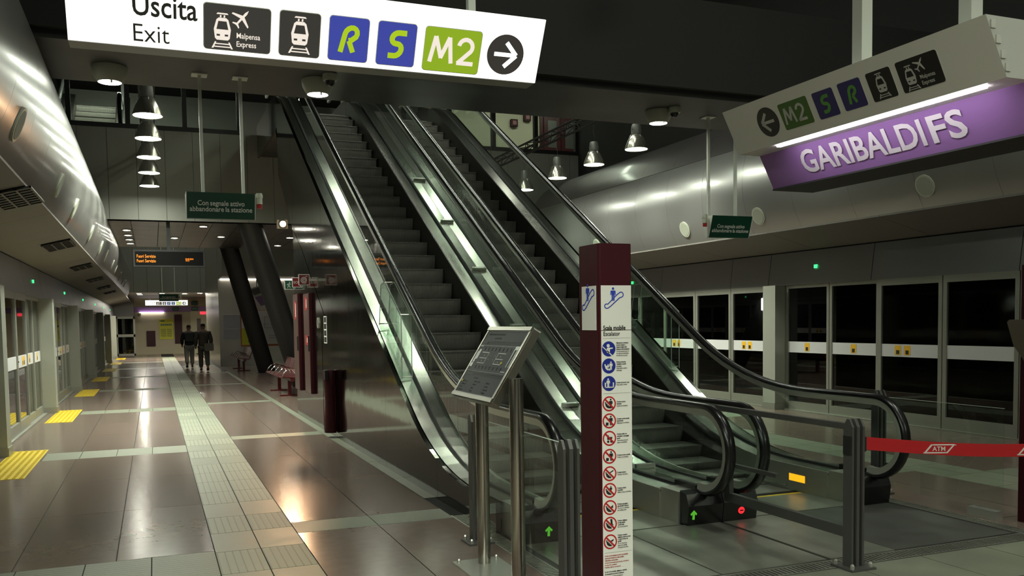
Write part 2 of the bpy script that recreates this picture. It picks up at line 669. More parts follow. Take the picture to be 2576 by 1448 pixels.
SPK = [8.42, 11.87, 14.08, 17.67, 20.83, 23.3, 26.7, 29.0, 32.5, 35.6, 38.0]
for side, mir in (('left', False), ('right', True)):
    fx = (lambda x: MX - x) if mir else (lambda x: x)
    # fascia
    fa = thing('fascia_' + side, (fx(XL), 0, 2.2), kind='structure')
    MB().prism([(fx(-2.10), 2.2), (fx(-2.00), 2.2), (fx(-2.07), 2.78), (fx(-2.16), 2.78)], -9, 58, 'y').build('backing', PANELJ, fa)
    for bx in bays:
        for a, b in ((bx - 2.05, bx + .45), (bx + .45, bx + 1.6), (bx + 1.6, bx + 4.17)):
            if mir and a > 24:
                continue
            MB().prism([(fx(XL), 2.2), (fx(-2.05), 2.77), (fx(-2.10), 2.77), (fx(-2.02), 2.2)], a + .006, b - .006, 'y').build('fascia_panel', FASC, fa)
        if -4 < bx - 1.1 < 57 and not (mir and bx > 24):
            x = fx(-2.015)
            p = B('door_light', E_GREEN, fa, min(x, fx(-1.985)), max(x, fx(-1.985)), bx - .80, bx - .74, 2.46, 2.52)
    # soffit with joints
    so = thing('soffit_' + side, (fx(-1.6), 0, 2.9), kind='structure')
    for i in range(-4, 24):
        y0 = 2.45 * i
        if mir and y0 > 24:
            continue
        MB().prism([(fx(-2.07), 2.79), (fx(-1.11), 3.035), (fx(-1.11), 3.06), (fx(-2.07), 2.81)], y0 + .004, y0 + 2.446, 'y').build('soffit_panel', SOFF, so)
    MB().prism([(fx(-2.12), 2.82), (fx(-1.13), 3.07), (fx(-1.13), 3.10), (fx(-2.12), 2.85)], -9, 56, 'y').build('soffit_back', PANELJ, so)
    # cladding
    cl = thing('curved_cladding_' + side, (fx(cyl_c), 0, cyl_z), kind='structure')
    yend = 46
    arc_panel(A0, A2, -9, yend, cyl_r - .025, 24, .02, mir).build('cladding_core', PANELJ, cl, True)
    lo = up = None
    i = 0
    y0 = -9 + .02
    while y0 < yend - .5:
        if not (mir and y0 > 26):
            if lo is None:
                lo = arc_panel(A0, A1 - .15, 0, 1.196, cyl_r, 12, .02, mir).build('cladding_panel', ALU, cl, True)
                up = arc_panel(A1 + .15, A2, 0, 1.196, cyl_r, 12, .02, mir).build('cladding_upper_panel', ALUREFL if mir else ALU, cl, True)
                a, b = lo, up
            else:
                a, b = lo.copy(), up.copy()
                COL.objects.link(a)
                COL.objects.link(b)
            a.location = -cl.location + Vector((0, y0, 0))
            b.location = -cl.location + Vector((0, y0, 0))
        y0 += 1.2
    # round loudspeakers in the cladding
    an = R(-22)
    for y in SPK:
        if mir and y > 19:
            continue
        y += .45 if mir else 0
        px, pz = cyl_c + cyl_r * math.cos(an), cyl_z + cyl_r * math.sin(an)
        n = Vector(((-1 if mir else 1) * math.cos(an), 0, math.sin(an)))
        O = Vector((fx(px), y, pz))
        t = thing('round_speaker', O, 'white round loudspeaker set in the aluminium cladding ' + ('above the dark screen doors beyond the escalators' if mir else 'over the grilled soffit and tactile pads'), 'speaker', 'round speakers in the curved cladding')
        V = YV.cross(n) if not mir else n.cross(YV)
        U = YV
        MB().frameprism(O, U, V, n, circ(0, 0, .15), -.03, .012).build('speaker_rim', WPLAST, t)
        MB().frameprism(O, U, V, n, circ(0, 0, .125), .0, .016).build('speaker_mesh', mat('speaker_mesh', (.36, .38, .31), .7), t)

# air grilles in the left soffit
GR = mat('grille_dark', (.012, .012, .012), .6)
GRB = mat('grille_bar', (.06, .06, .055), .5, .4)
sl = Vector((.94, 0, .245)).normalized()
for i, (x, y) in enumerate(((40, 495), (148, 615), (207, 670), (240, 702), (262, 722), (277, 734))):
    d = ray(x, y)
    t_ = (2.79 + .2606 * 2.05 - 1.65) / (d.z - .2606 * d.x)
    P = Vector((0, 0, H)) + d * t_
    P.z -= .012
    g = thing('air_grille', P, 'dark slotted air grille in the pale soffit under the curved cladding', 'grille', 'air grilles in the soffit')
    nn = Vector((sl.z, 0, -sl.x))
    MB().frameprism(P, sl, YV, nn, [(-.20, -.56), (.20, -.56), (.20, .56), (-.20, .56)], -.004, .006).build('grille_plate', GR, g)
    for a in range(4):
        u = -.20 + .40 * (a) / 3
        MB().frameprism(P, sl, YV, nn, [(u - .010, -.57), (u + .010, -.57), (u + .010, .57), (u - .010, .57)], .0, .018).build('slat', GRB, g)
    for a in range(8):
        v = -.56 + 1.12 * a / 7
        MB().frameprism(P, sl, YV, nn, [(-.21, v - .010), (.21, v - .010), (.21, v + .010), (-.21, v + .010)], .0, .016).build('slat', GRB, g)

# ---- walls above the cladding, high ceiling, rear wall
B('wall_upper_left', CEILB, None, -2.6, -2.42, -9, 46, 5.0, 9.2, kind='structure')
B('wall_upper_right', CEILB, None, MX + 2.42, MX + 2.6, -9, 22, 5.0, 9.2, kind='structure')
ce = thing('ceiling', (0, 0, 9.0), kind='structure')
B('ceiling_slab', CEILB, ce, -6.2, 14.6, -9, 46.2, 9.0, 9.2)
cr = thing('ceiling_ribs', (0, 0, 8.6), kind='structure')
for i in range(8):
    B('ceiling_rib', CEILB, cr, -2.4, 10.8, 1.2 + 2.6 * i, 1.5 + 2.6 * i, 8.6, 9.0)
B('wall_rear', PANEL, None, -6.2, 14.6, -9.2, -9, -1.2, 9.2, kind='structure')

# ---- cross beam
bm_ = thing('ceiling_beam', (4.2, 10.8, 4.5), kind='structure')
B('beam_body', BEAM, bm_, -2.4, MX + 2.4, 10.0, 11.6, 4.5, 5.7)
B('beam_nose', CEILB, bm_, -2.4, MX + 2.4, 9.88, 10.0, 4.58, 5.7)

# ---- wall at the end of the high void: panels below, glazing above
wb = thing('wall_back', (4.2, 22, 4.05), kind='structure')
B('wall_core', PANELJ, wb, -2.6, 14.6, 22.02, 22.3, 4.05, 6.08)
i = 0
x = -2.62
while x < 14.4:
    B('wall_panel', PANEL, wb, x + .004, x + .596, 21.985, 22.02, 4.05, 6.10)
    x += .6
mz = thing('mezzanine_floor', (4.2, 22.3, 6.0), kind='structure')
B('slab', PANEL, mz, -2.6, 14.6, 22.3, 31.2, 4.2, 6.0)
B('wall_side', CEILB, mz, -2.6, -2.5, 22.3, 31.2, 6.0, 9.0)
B('landing_slab', BEAM, mz, 2.46, 5.96, 18.9, 22.0, 5.6, 5.98)
MULL = mat('mullion_black', (.010, .010, .010), .5)
for nm, x0, x1 in (('window_1', -2.37, 2.03), ('window_2', 6.01, 12.01)):
    wn = thing(nm, ((x0 + x1) / 2, 22, 6.1), kind='structure')
    B('sill', MULL, wn, x0 - .05, x1 + .05, 21.97, 22.10, 6.08, 6.18)
    n = round((x1 - x0) / 1.2)
    xs = [x1 - 1.2 * j if x0 < 0 else x0 + 1.2 * j for j in range(n + 1)]
    xs.sort()
    for a in xs:
        B('mullion', MULL, wn, a - .05, a + .05, 21.98, 22.10, 6.18, 8.8)
    for a, b in zip(xs, xs[1:]):
        B('pane', WGLASS, wn, a + .05, b - .05, 22.03, 22.042, 6.18, 8.8)
    B('head', MULL, wn, x0 - .05, x1 + .05, 21.97, 22.10, 8.8, 9.0)
B('wall_beige_return', BEIGE, None, 12.07, 14.6, 21.98, 22.3, 6.1, 9.0, kind='structure')
# mezzanine room behind the glass
mr = thing('wall_mezzanine', (10, 27, 6), kind='structure')
B('back_wall', BEIGE, mr, 7.1, 14.6, 26.4, 26.6, 6.0, 9.0)
mr2 = thing('wall_mezzanine_side', (7, 24, 6), kind='structure')
B('side_wall', PANEL, mr2, 6.9, 7.1, 23.8, 26.6, 6.0, 9.0)
mr3 = thing('wall_mezzanine_dark', (2, 28.8, 6), kind='structure')
B('dark_wall', PANEL, mr3, -2.6, 6.9, 31.0, 31.2, 6.0, 9.0)
for a, b, z0, z1, nm, m, lab, cat in (
        (11.75, 12.95, 6.0, 8.15, 'maroon_double_door', MAROOND, 'maroon double door in the beige mezzanine wall behind the lattice truss', 'door'),
        (13.05, 13.4, 6.0, 8.4, 'fire_cabinet', MAROOND, 'tall narrow maroon fire cabinet beside the mezzanine double door', 'cabinet'),
        (13.75, 14.15, 6.9, 8.2, 'wall_cabinet', MAROON, 'maroon wall cabinet right of the mezzanine fire cabinet', 'cabinet')):
    t = thing(nm, ((a + b) / 2, 26.3, z0), lab, cat)
    if nm == 'maroon_double_door':
        B('door_surround', m, t, a - .1, b + .1, 26.33, 26.398, z0, z1 + .1)
        for q in (0, 1):
            w2 = (b - a) / 2
            lf = B('door_leaf', m, t, a + w2 * q + .012, a + w2 * (q + 1) - .012, 26.28, 26.33, z0 + .01, z1)
            B('push_bar', STEEL, lf, a + w2 * q + .08, a + w2 * (q + 1) - .08, 26.22, 26.26, z0 + 1.0, z0 + 1.04)
            B('door_glass', DKSTEEL, lf, a + w2 * q + .15, a + w2 * (q + 1) - .15, 26.27, 26.283, z0 + 1.15, z1 - .15)
    else:
        B('cabinet_body', m, t, a, b, 26.22, 26.398, z0, z1)
        B('cabinet_door', m, t, a + .03, b - .03, 26.205, 26.22, z0 + .05, z1 - .05)
        if nm == 'fire_cabinet':
            B('red_label', mat('label_red', (.35, .02, .02), .5), t, a + .08, b - .08, 26.198, 26.204, 7.2, 7.55)
for k, (x, z) in enumerate(((10.75, 7.85), (11.2, 8.05))):
    t = thing('alarm_box', (x, 26.3, z - .1), ('small red alarm box on the beige mezzanine wall, lower of the two', 'small red alarm box on the beige mezzanine wall, next to the dark door')[k], 'alarm box')
    B('box_body', MAROON, t, x - .11, x + .11, 26.27, 26.4, z - .11, z + .11)
    B('box_label', mat('label_pale', (.3, .12, .12), .5), t, x - .06, x + .06, 26.262, 26.27, z - .06, z + .06)
ml = thing('added_mezzanine_lamp', (10.2, 24.2, 8.9), 'added unseen ceiling lamp lighting the beige mezzanine room', 'lamp')  # unseen lamp, added to light the beige room
B('lamp_housing', GEAR, ml, 8.2, 13.2, 24.1, 24.3, 8.93, 8.995)
B('lamp_tube', emat('added_mezz_glow', (1, 1, .85), 22), ml, 8.3, 13.1, 24.12, 24.28, 8.90, 8.93)

ml = thing('added_mezzanine_lamp', (-.9, 26, 8.9), 'added unseen ceiling lamp lighting the upper escalator behind the glazing', 'lamp')  # unseen lamp, added to brighten the upper flight
B('lamp_housing', GEAR, ml, -2.2, .6, 25.9, 26.1, 8.93, 8.995)
B('lamp_tube', emat('added_upper_glow', (1, 1, .85), 70), ml, -2.1, .5, 25.85, 26.15, 8.90, 8.93)
# ---- low ceiling under the mezzanine
lc = thing('ceiling_lower', (4.2, 22, 4.05), kind='structure')
B('ceiling_core', PANELJ, lc, -1.3, MX + 1.3, 22.0, 29.4, 4.07, 4.2)
for i in range(6):
    for j in range(17):
        x0 = -1.0 + .6 * j
        B('ceiling_panel', CEILP, lc, x0 + .006, x0 + .594, 22.02 + 1.23 * i + .006, 22.02 + 1.23 * (i + 1) - .006, 4.05, 4.07)
B('ceiling_edge', PANEL, lc, -1.3, MX + 1.3, 29.4, 29.5, 4.05, 6.0)


def downlight(x, y, z, lab, grp, r=.11):
    t = thing('downlight', (x, y, z), lab, 'downlight', grp)
    MB().lathe([(r * .75, 0), (r * 1.15, 0), (r * 1.15, -.018), (r * .78, -.022), (r * .75, 0)], (x, y, z), 16).build('trim_ring', WPLAST, t, True)
    MB().prism(circ(x, y, r * .8, 16), z - .016, z - .004, 'z').build('lamp_disc', E_DOWN if z > 4 else emat('far_downlight_glow', (1, .97, .80), 500), t)
    return t


DL = 'round white downlight set in the metal ceiling under the mezzanine'
for x, y in ((-.53, 24.26), (-.53, 25.61), (-.53, 26.88), (-.53, 28.15), (1.21, 22.97), (.62, 26.14), (1.79, 25.53), (3.4, 22.9), (3.6, 25.4), (3.6, 28)):
    downlight(x, y, 4.05, DL, 'downlights under the mezzanine')

# ---- second void, second wall, far low ceiling, far wall
w2 = thing('wall_far_upper', (1, 46, 3.25), kind='structure')
B('wall_core', PANELJ, w2, -2.6, 6.5, 46.03, 46.2, 3.25, 9.0)
for j in range(15):
    x0 = -2.6 + .6 * j
    B('wall_panel', PANEL, w2, x0 + .006, x0 + .594, 46.0, 46.03, 3.25, 9.0)
B('ceiling_far', PANEL, None, -2.6, 6.5, 46.2, 58, 3.25, 3.4, kind='structure')
for x, y in ((-.58, 46.9), (-.56, 48.6), (.45, 46.9), (1.5, 47.4), (2.2, 46.8), (2.9, 47.2), (3.3, 46.8)):
    downlight(x, y, 3.25, 'round white downlight in the far low ceiling behind the small hanging sign', 'far downlights', .15)
wf = thing('wall_far', (1, 56, 0), kind='structure')
B('far_wall', BEIGEF, wf, -1.0, 6.5, 56.0, 56.2, 0, 3.25)
tr1 = thing('trim_1', (1, 55.9, 2.4), kind='structure')
B('purple_band', PURPLE, tr1, -1.0, 6.5, 55.96, 56.0, 2.45, 2.75)
B('band_lamp', emat('far_tube', (1, .95, .95), 8), tr1, -.7, .6, 55.9, 55.95, 2.42, 2.45)
B('far_fascia', FASC, tr1, -2.2, -1.0, 55.0, 55.2, 2.2, 3.25)
fd = thing('door_1', (-1.45, 55, 0), kind='structure')
for b_ in ((-1.95, -1.86, 0, 2.2), (-1.05, -.96, 0, 2.2), (-1.95, -.96, 2.08, 2.2), (-1.95, -.96, 0, .1), (-1.95, -.96, 1.05, 1.2)):
    B('door_frame', FRAME, fd, b_[0], b_[1], 55.0, 55.08, b_[2], b_[3])
for z0, z1 in ((.1, 1.05), (1.2, 2.08)):
    B('door_pane', DGLASS, fd, -1.86, -1.05, 55.03, 55.045, z0, z1)
B('wall_far_dark', CEILB, None, -2.6, -.9, 57, 57.2, 0, 3.25, kind='structure')
# door in the far wall
d2 = thing('door_2', (2.5, 55.95, 0), kind='structure')
B('door_leaf', mat('cream_door', (.62, .58, .38), .5), d2, 2.05, 3.0, 55.93, 56.0, 0, 2.5)
B('door_window', MAROOND, d2, 2.4, 2.62, 55.915, 55.93, 1.0, 2.05)
B('red_sign', emat('red_exit', (1, .05, .08), .8), d2, 2.6, 2.95, 55.9, 55.93, 2.3, 2.45)
# ================================================================== SCREEN DOORS
def door_panel(side, y0, y1, sliding, stickers, role):
    mir = side == 'right'
    fx = (lambda x: MX - x) if mir else (lambda x: x)

    def bx(a, b, *r):
        return (min(fx(a), fx(b)), max(fx(a), fx(b)), *r)
    if mir:
        where = 'behind the red ribbon' if y1 < 10.8 else ('behind the closed escalator' if y1 < 17.2 else 'far beyond the escalators')
    else:
        where = 'by the yellow pads'
    lab = ('sliding glass door leaf, one sticker, ' if sliding else 'fixed glass screen panel, ') + role + ', ' + where
    t = thing('platform_door_leaf' if sliding else 'platform_screen_panel', (fx(XL), (y0 + y1) / 2, 0), lab, 'door' if sliding else 'screen', ('sliding' if sliding else 'fixed') + ' platform screen doors, ' + ('tunnel side' if mir else 'pad side'))
    e = .03 if sliding else 0
    xa, xb = XL - .055 - e, XL - e
    g = .008
    top, bot, st = (.10, .17, .065) if not sliding else (.06, .14, .055)
    f = MB()
    f.box(*bx(xa, xb, y0 + g, y0 + g + st, 0.02, 2.2))
    f.box(*bx(xa, xb, y1 - g - st, y1 - g, 0.02, 2.2))
    f.box(*bx(xa, xb, y0 + g + st, y1 - g - st, 2.2 - top, 2.2))
    f.box(*bx(xa, xb, y0 + g + st, y1 - g - st, 0.02, .02 + bot))
    f.build('frame', FRAME, t)
    B('glass_pane', DGLASS, t, *bx(xa + .02, xa + .03, y0 + g + st, y1 - g - st, .02 + bot, 2.2 - top))
    bd = B('white_band', BAND, t, *bx(xa + .03, xb - .012, y0 + g + st, y1 - g - st, 1.02, 1.21))
    yc = (y0 + y1) / 2 + (.12 if not sliding else 0)
    for q in stickers:
        s_ = B('sticker', STICK, bd, *bx(xb - .013, xb - .0085, yc + q - .06, yc + q + .06, 1.05, 1.19))
        MB().box(*bx(xb - .0086, xb - .0065, yc + q - .03, yc + q + .03, 1.06, 1.12)).build('sticker_print', STICKB, bd)
    if not sliding:
        MB().lathe([(0, .012), (.012, .01), (.012, 0)], (fx(xb), y0 + .05, 1.12), 8, 'x').build('lock_button', BLACKM, t)
    return t


for side in ('left', 'right'):
    mir = side == 'right'
    fx = (lambda x: MX - x) if mir else (lambda x: x)
    ymax = 55 if not mir else 24
    for bx_ in bays:
        for y0, y1, s, role in ((bx_ - 2.2, bx_ - 1.1, 1, 'hung next to a fixed panel'), (bx_ - 1.1, bx_, 1, 'hung next to the pillar'), (bx_ + .36, bx_ + 1.58, 0, 'two stickers, next to the pillar'), (bx_ + 1.58, bx_ + 2.80, 0, 'plain band, between two panels'), (bx_ + 2.80, bx_ + 4.02, 0, 'two stickers, next to a sliding leaf')):
            if y1 < 3 or y1 > ymax:
                continue
            st = [0] if s else ([-.09, .09] if y0 < bx_ + 1 or y0 > bx_ + 2 else [])
            door_panel(side, y0, y1, s, st, role)
        if 3 < bx_ < ymax - .4:
            p = thing('door_pillar', (fx(XL), bx_ + .18, 0), 'grey metal pillar standing between platform screen doors ' + ('in front of the tunnel lamp side' if mir else 'by the yellow pads'), 'pillar', 'pillars between the screen doors')
            a, b = sorted((fx(-2.08), fx(-1.78)))
            B('pillar_shaft', PILL, p, a, b, bx_ + .01, bx_ + .35, 0, 2.2)
            a, b = sorted((fx(-2.09), fx(-1.765)))
            B('pillar_foot', FRAME, p, a, b, bx_ - .0, bx_ + .36, 0, .12)
    a, b = sorted((fx(-2.12), fx(-1.93)))
    B('door_threshold', FRAME, floor, a, b, -9, 55, -.03, .02)

# ================================================================== ESCALATORS
DECK = fillet([(6.25, .25), (8.03, .25), (18.52, 6.3), (21.6, 6.3)], [1.05, .8])
RAIL = fillet([(5.99, .945), (7.85, .945), (18.26, 6.95), (21.6, 6.95)], [1.0, .9])
NOSE = fillet([(5, 0), (7.99, 0), (18.39, 6.0), (23, 6.0)], [1.0, .9])
NEWEL = [(5.99 + .345 * math.cos(R(a)), .60 + .345 * math.sin(R(a))) for a in range(282, 90, -8)]
RAILF = NEWEL + RAIL
CUTS = [6.35, 7.9, 9.6, 11.4, 13.2, 15.0, 16.8, 18.6, 20.4, 21.6]


def under(y):
    if y <= 16.62:
        return 0.0
    if y <= 18.4:
        return 3.34 + (4.62 - 3.34) * (y - 16.62) / 1.78
    return 5.55


def escalator(xc, lab, red, ymax=21.6):
    CT = [c for c in CUTS if c < ymax] + [ymax]
    t = thing('escalator', (xc, 6, 0), lab, 'escalator', 'pair of escalators')
    # steps
    k = -3
    prev = 0.0
    while True:
        y = 7.99 + (.22 * k - .03) / .577
        z = zat(NOSE, y)
        if y > min(19.6, ymax - .2):
            break
        zn = zat(NOSE, y - .381)
        if y > 6.7:
            d = max(z - zn, 0) + .03
            prof = [(y, z), (y + .39, z), (y + .39, z - .03), (y + .05, z - .03), (y + .045, z - .06)]
            for q in range(5):
                s_ = q / 4
                prof.append((y + .05 + .06 * s_ * s_, z - .06 - max(d - .06, .01) * s_))
            prof += [(y + .075, z - max(d, .07)), ]
            lowz = z - max(d, .07)
            prof2 = [(y + .10, lowz), (y + .012 + .06, lowz)]
            for q in range(4, -1, -1):
                s_ = q / 4
                prof2.append((y + .012 + .055 * s_ * s_, z - .012 - (max(d, .07) - .012) * s_))
            body = [(y, z - .012), (y, z), (y + .39, z), (y + .39, z - .03), (y + .12, z - .03)] + prof2
            st = MB().prism(body, xc - .505, xc + .505).build('step', STEP, t)
            B('step_edge', mat('step_edge', (.17, .165, .15), .4, .7), st, xc - .505, xc + .505, y - .002, y + .022, z - .004, z + .003)
        k += 1
    # comb and landing plate
    B('comb_plate', PLATE, t, xc - .53, xc + .53, 6.05, 6.66, -.03, .004)
    B('comb_line', mat('comb_yellow', (.75, .55, .02), .5), t, xc - .5, xc + .5, 6.66, 6.70, -.03, .005)
    gap = .006
    if ymax < 20:
        pass
    elif red:
        B('landing_plate', PLATE, t, xc - .86, xc - .30, 4.75, 6.03, -.03, .003)
        B('shaded_landing_plate', PLATESH, t, xc - .295, xc + .86, 4.75, 6.03, -.03, .003)  # shadowed part of the plate, shade painted as a darker piece
    else:
        for a, b in ((xc - .86, xc), (xc, xc + .86)):
            B('landing_plate', PLATE, t, a + gap, b - gap, 4.75, 6.03, -.03, .003)
    for s in (-1, 1):
        def X(d):
            return xc + s * d
        # skirt and inner deck
        for a, b in zip(CT, CT[1:]):
            up = cut(DECK, a + .003, b - .003)
            lo = [(p[0], max(zat(NOSE, p[0]) - .20, .0)) for p in reversed(up)]
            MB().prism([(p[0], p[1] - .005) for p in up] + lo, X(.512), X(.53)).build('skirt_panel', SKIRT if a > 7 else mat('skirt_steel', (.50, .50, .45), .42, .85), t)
        dk = cut(DECK, 6.35, ymax)
        MB().sweep(xc, dk, [(s * .515, -.035), (s * .515, -.015), (s * .695, .0), (s * .695, -.02)]).build('inner_deck', STEEL, t)
        MB().sweep(xc, dk, [(s * .695, -.03), (s * .695, .02), (s * .735, .02), (s * .735, -.03)]).build('glass_channel', BLACKM, t)
        MB().sweep(xc, dk, [(s * .735, -.025), (s * .735, .006), (s * .872, .0), (s * .872, -.03)]).build('outer_deck', STEEL, t)
        # newel base
        nb = MB().prism([(5.985, 0), (5.96, .16), (6.0, .25), (6.09, .27), (6.09, 0)], X(.545), X(.872)).build('newel_base', BLACK, t)
        MB().prism([(6.09, 0), (6.09, .258), (6.35, .258), (6.40, .236), (7.2, .236), (7.2, 0)], X(.53), X(.69)).build('base_skirt', mat('skirt_steel', (.50, .50, .45), .42, .85), t)
        MB().prism([(6.09, 0), (6.09, .258), (6.40, .258), (6.40, 0)], X(.745), X(.872)).build('base_skirt', mat('skirt_steel', (.50, .50, .45), .42, .85), t)
        B('rail_inlet', BLACK, t, min(X(.69), X(.745)), max(X(.69), X(.745)), 6.09, 6.40, 0, .30)
        # indicator on the front of the newel base
        ix = {(False, -1): 2.669, (False, 1): 3.93, (True, -1): 4.385, (True, 1): 5.8}[(red, s)]
        O = Vector((ix, 5.972, .085))
        Vn = (ZV + YV * -.12).normalized()
        if not red:
            ar = [(-.009, -.035), (-.009, .012), (-.022, .0), (-.03, .012), (0, .042), (.03, .012), (.022, 0), (.009, .012), (.009, -.035)]
            MB().frameprism(O, XV, Vn, -YV, ar, 0, .006).build('green_arrow', E_ARROW, nb)
        elif s < 0:
            MB().frameprism(O, XV, Vn, -YV, circ(0, 0, .029, 20), 0, .006).build('red_no_entry_light', E_RED, nb)
            MB().frameprism(O, XV, Vn, -YV, [(-.016, -.005), (.016, -.005), (.016, .005), (-.016, .005)], .006, .009).build('no_entry_bar', BLACKM, nb)
        # glass balustrade panels
        rl = [(y, z - .055) for y, z in RAIL]
        arc = [(5.99 + .29 * math.cos(R(a)), .60 + .29 * math.sin(R(a))) for a in range(262, 89, -8)]
        up = cut(rl, 5.99, CUTS[1] - .004)
        lo = cut(DECK, 6.25, CUTS[1] - .004)
        MB().prism([(6.2, .27)] + arc + up + [(p[0], p[1]) for p in reversed(lo)], X(.709), X(.721)).build('glass_panel', GLASS, t)
        for a, b in zip(CT[1:], CT[2:]):
            MB().prism(cut(rl, a + .004, b - .004) + list(reversed(cut(DECK, a + .004, b - .004))), X(.709), X(.721)).build('glass_panel', GLASS, t)
        # handrail and its steel guide
        hp = [(-.042, -.012), (-.042, .008), (-.030, .022), (0, .027), (.030, .022), (.042, .008), (.042, -.012), (.03, -.018), (-.03, -.018)]
        MB().sweep(X(.715), NEWEL + cut(RAIL, 5.995, ymax), hp).build('handrail', BLACK, t, True)
        gp = [(-.026, -.07), (-.030, -.018), (.030, -.018), (.026, -.07)]
        MB().sweep(X(.715), NEWEL + cut(RAIL, 5.995, ymax), gp).build('handrail_guide', SATIN, t, True)
    return t


ea = escalator(3.335, 'running escalator with lit green arrows, rising beside the mirror-steel side wall', False)
eb = escalator(5.085, 'closed escalator with red no entry light behind the red ribbon', True)
ec = escalator(-1.25, 'upper flight escalator seen through the glazing above the grey wall panels', True, 11.2)
ec.location = (-1.25, 22.62, 6.03)
del ec['group']
lt = eb
B('lamp_body', BLACKM, lt, 5.600, 5.612, 6.64, 6.88, .085, .165)
B('lamp_lens', E_YEL, lt, 5.594, 5.600, 6.65, 6.87, .092, .158)
B('brush_rail', STEEL, eb, 5.58, 5.60, 6.9, 7.7, .03, .05)

# outer steel side walls of the escalator block
for nm, x0, x1 in (('escalator_side_wall', 2.415, 2.455), ('escalator_side_wall', 5.965, 6.005)):
    first = x0 < 3
    sw = thing(nm, (x0, 6.4, 0), 'mirror-like brushed steel side wall under the running escalator, with cabinets and bin' if first else 'brushed steel side wall under the closed escalator, facing the tunnel doors', 'steel wall')
    cs = [6.40, 7.95, 9.9, 11.8, 13.75, 16.62, 18.4, 21.9]
    for a, b in zip(cs, cs[1:]):
        a2, b2 = a + .003, b - .003
        up = cut(DECK, a2, b2)
        up = [(y, z - .01) for y, z in up]
        lo = [(b2, under(b2)), (a2, under(a2 + .01))]
        MB().prism(up + lo, x0, x1).build('steel_panel', WALLSTEEL, sw)
    if first:
        MB().prism([(16.6, 0), (13.9, 0), (13.9, 1.55), (13.62, 1.76), (14.6, 2.32), (15.6, 2.9), (16.6, 3.35)], 2.411, 2.415).build('proud_panel', WALLSTEEL, sw)
        B('end_wall', WALLSTEEL, sw, 2.46, 5.96, 16.56, 16.6, 0, 3.3)
        MB().prism([(16.6, 3.3), (18.4, 4.6), (18.4, 4.66), (16.6, 3.36)], 2.46, 5.96).build('underside', WALLSTEEL, sw)
        MB().prism([(18.4, 4.6), (18.9, 5.55), (18.9, 5.6), (18.36, 4.66)], 2.46, 5.96).build('underside', WALLSTEEL, sw)
    B('plinth', DKSTEEL, sw, x0 + .001, x1 - .001, 6.42, 16.6, -.004, .0)

# anti-slide blocks on the middle deck
for i, yy in enumerate((14.54, 13.07, 11.67, 10.3, 8.8, 7.2)):
    z = zat(DECK, yy) + .010
    t = thing('deck_stop', (4.21, yy, z), 'small steel anti-slide bar fixed on the deck between the two escalators', 'bar', 'anti-slide bars on the middle deck')
    tz = .577 if 8.9 < yy else (.3 if yy > 8 else 0)
    n = Vector((0, -tz, 1)).normalized()
    al = Vector((0, 1, tz)).normalized()
    O = Vector((4.21, yy, z))
    MB().frameprism(O, XV, al, n, [(-.10, -.02), (.10, -.02), (.10, .02), (-.10, .02)], .0, .036).build('bar', SATIN, t)
    for q in (-.08, .08):
        MB().frameprism(O, XV, al, n, circ(q, 0, .008, 8), .035, .040).build('screw', DKSTEEL, t)

# clear acrylic guards on the outer decks
for xg, lab in ((2.47, 'clear acrylic deflector guard on the deck beside the steel side wall'), (5.95, 'clear acrylic deflector guard on the deck of the closed escalator')):
    t = thing('acrylic_guard', (xg, 9.6, 1.2), lab, 'guard')
    s = 1 if xg < 4 else -1
    a_, b_ = 9.35, 10.35
    za, zb = zat(DECK, a_), zat(DECK, b_)
    outl = [(a_, za + .03), (a_, za + .72), (b_ - .32, zb + .52), (b_ - .12, zb + .50), (b_, zb + .03)]
    for x in (xg, xg + s * .11):
        pn = MB().prism(outl, x, x + .008).build('acrylic_sheet', ACRYL, t)
        ed = MB()
        for p, q in zip(outl, outl[1:]):
            ed.tube([(x + .004, p[0], p[1]), (x + .004, q[0], q[1])], .0045, 5)
        ed.build('sheet_edge', ACRYLE, pn)
    for yy, zz in ((a_, za + .72), (b_ - .32, zb + .52), (a_ + .02, za + .05), (b_ - .02, zb + .05)):
        MB().tube([(xg - .004, yy, zz), (xg + s * .122, yy, zz)], .007, 6).build('spacer_rod', SATIN, t)
    for yy in (a_ + .05, b_ - .1):
        zz = zat(DECK, yy)
        MB().prism([(yy - .05, zz - .035), (yy + .05, zz + .02), (yy + .05, zz + .07), (yy - .05, zz + .03)], min(xg - .005, xg + s * .125), max(xg - .005, xg + s * .125)).build('mounting_foot', ACRYL, t)

# ================================================================== BARRIERS
def post(x, y, lab, h=.96):
    t = thing('barrier_post', (x, y, 0), lab, 'post')
    for dx in (-.052, -.012, .036):
        wd = .016 if dx != -.012 else .024
        MB().prism([(y - .04, .012), (y + .04, .012), (y + .04, h - .05), (y + .012, h), (y - .012, h), (y - .04, h - .05)], x + dx, x + dx + wd).build('post_plate', DKSTEEL, t)
    bp = B('base_plate', DKSTEEL, t, x - .1, x + .1, y - .1, y + .1, 0, .014)
    for a in (-.075, .075):
        for b in (-.075, .075):
            MB().lathe([(.0, .034), (.008, .032), (.014, .022), (.014, 0)], (x + a, y + b, .014), 8).build('bolt', SATIN, bp)
    return t


def glass_rail(x, y0, y1, lab, z0=.10, z1=.93):
    t = thing('glass_barrier', (x, (y0 + y1) / 2, 0), lab, 'barrier')
    B('glass_pane', GLASS, t, x - .006, x + .006, y0, y1, z0, z1)
    e = MB()
    e.box(x - .007, x + .007, y0, y1, z1, z1 + .002)
    e.build('glass_edge', ACRYLE, t)
    B('clamp', DKSTEEL, t, x - .012, x + .012, y1 - .05, y1 - .01, .2, .3)
    return t


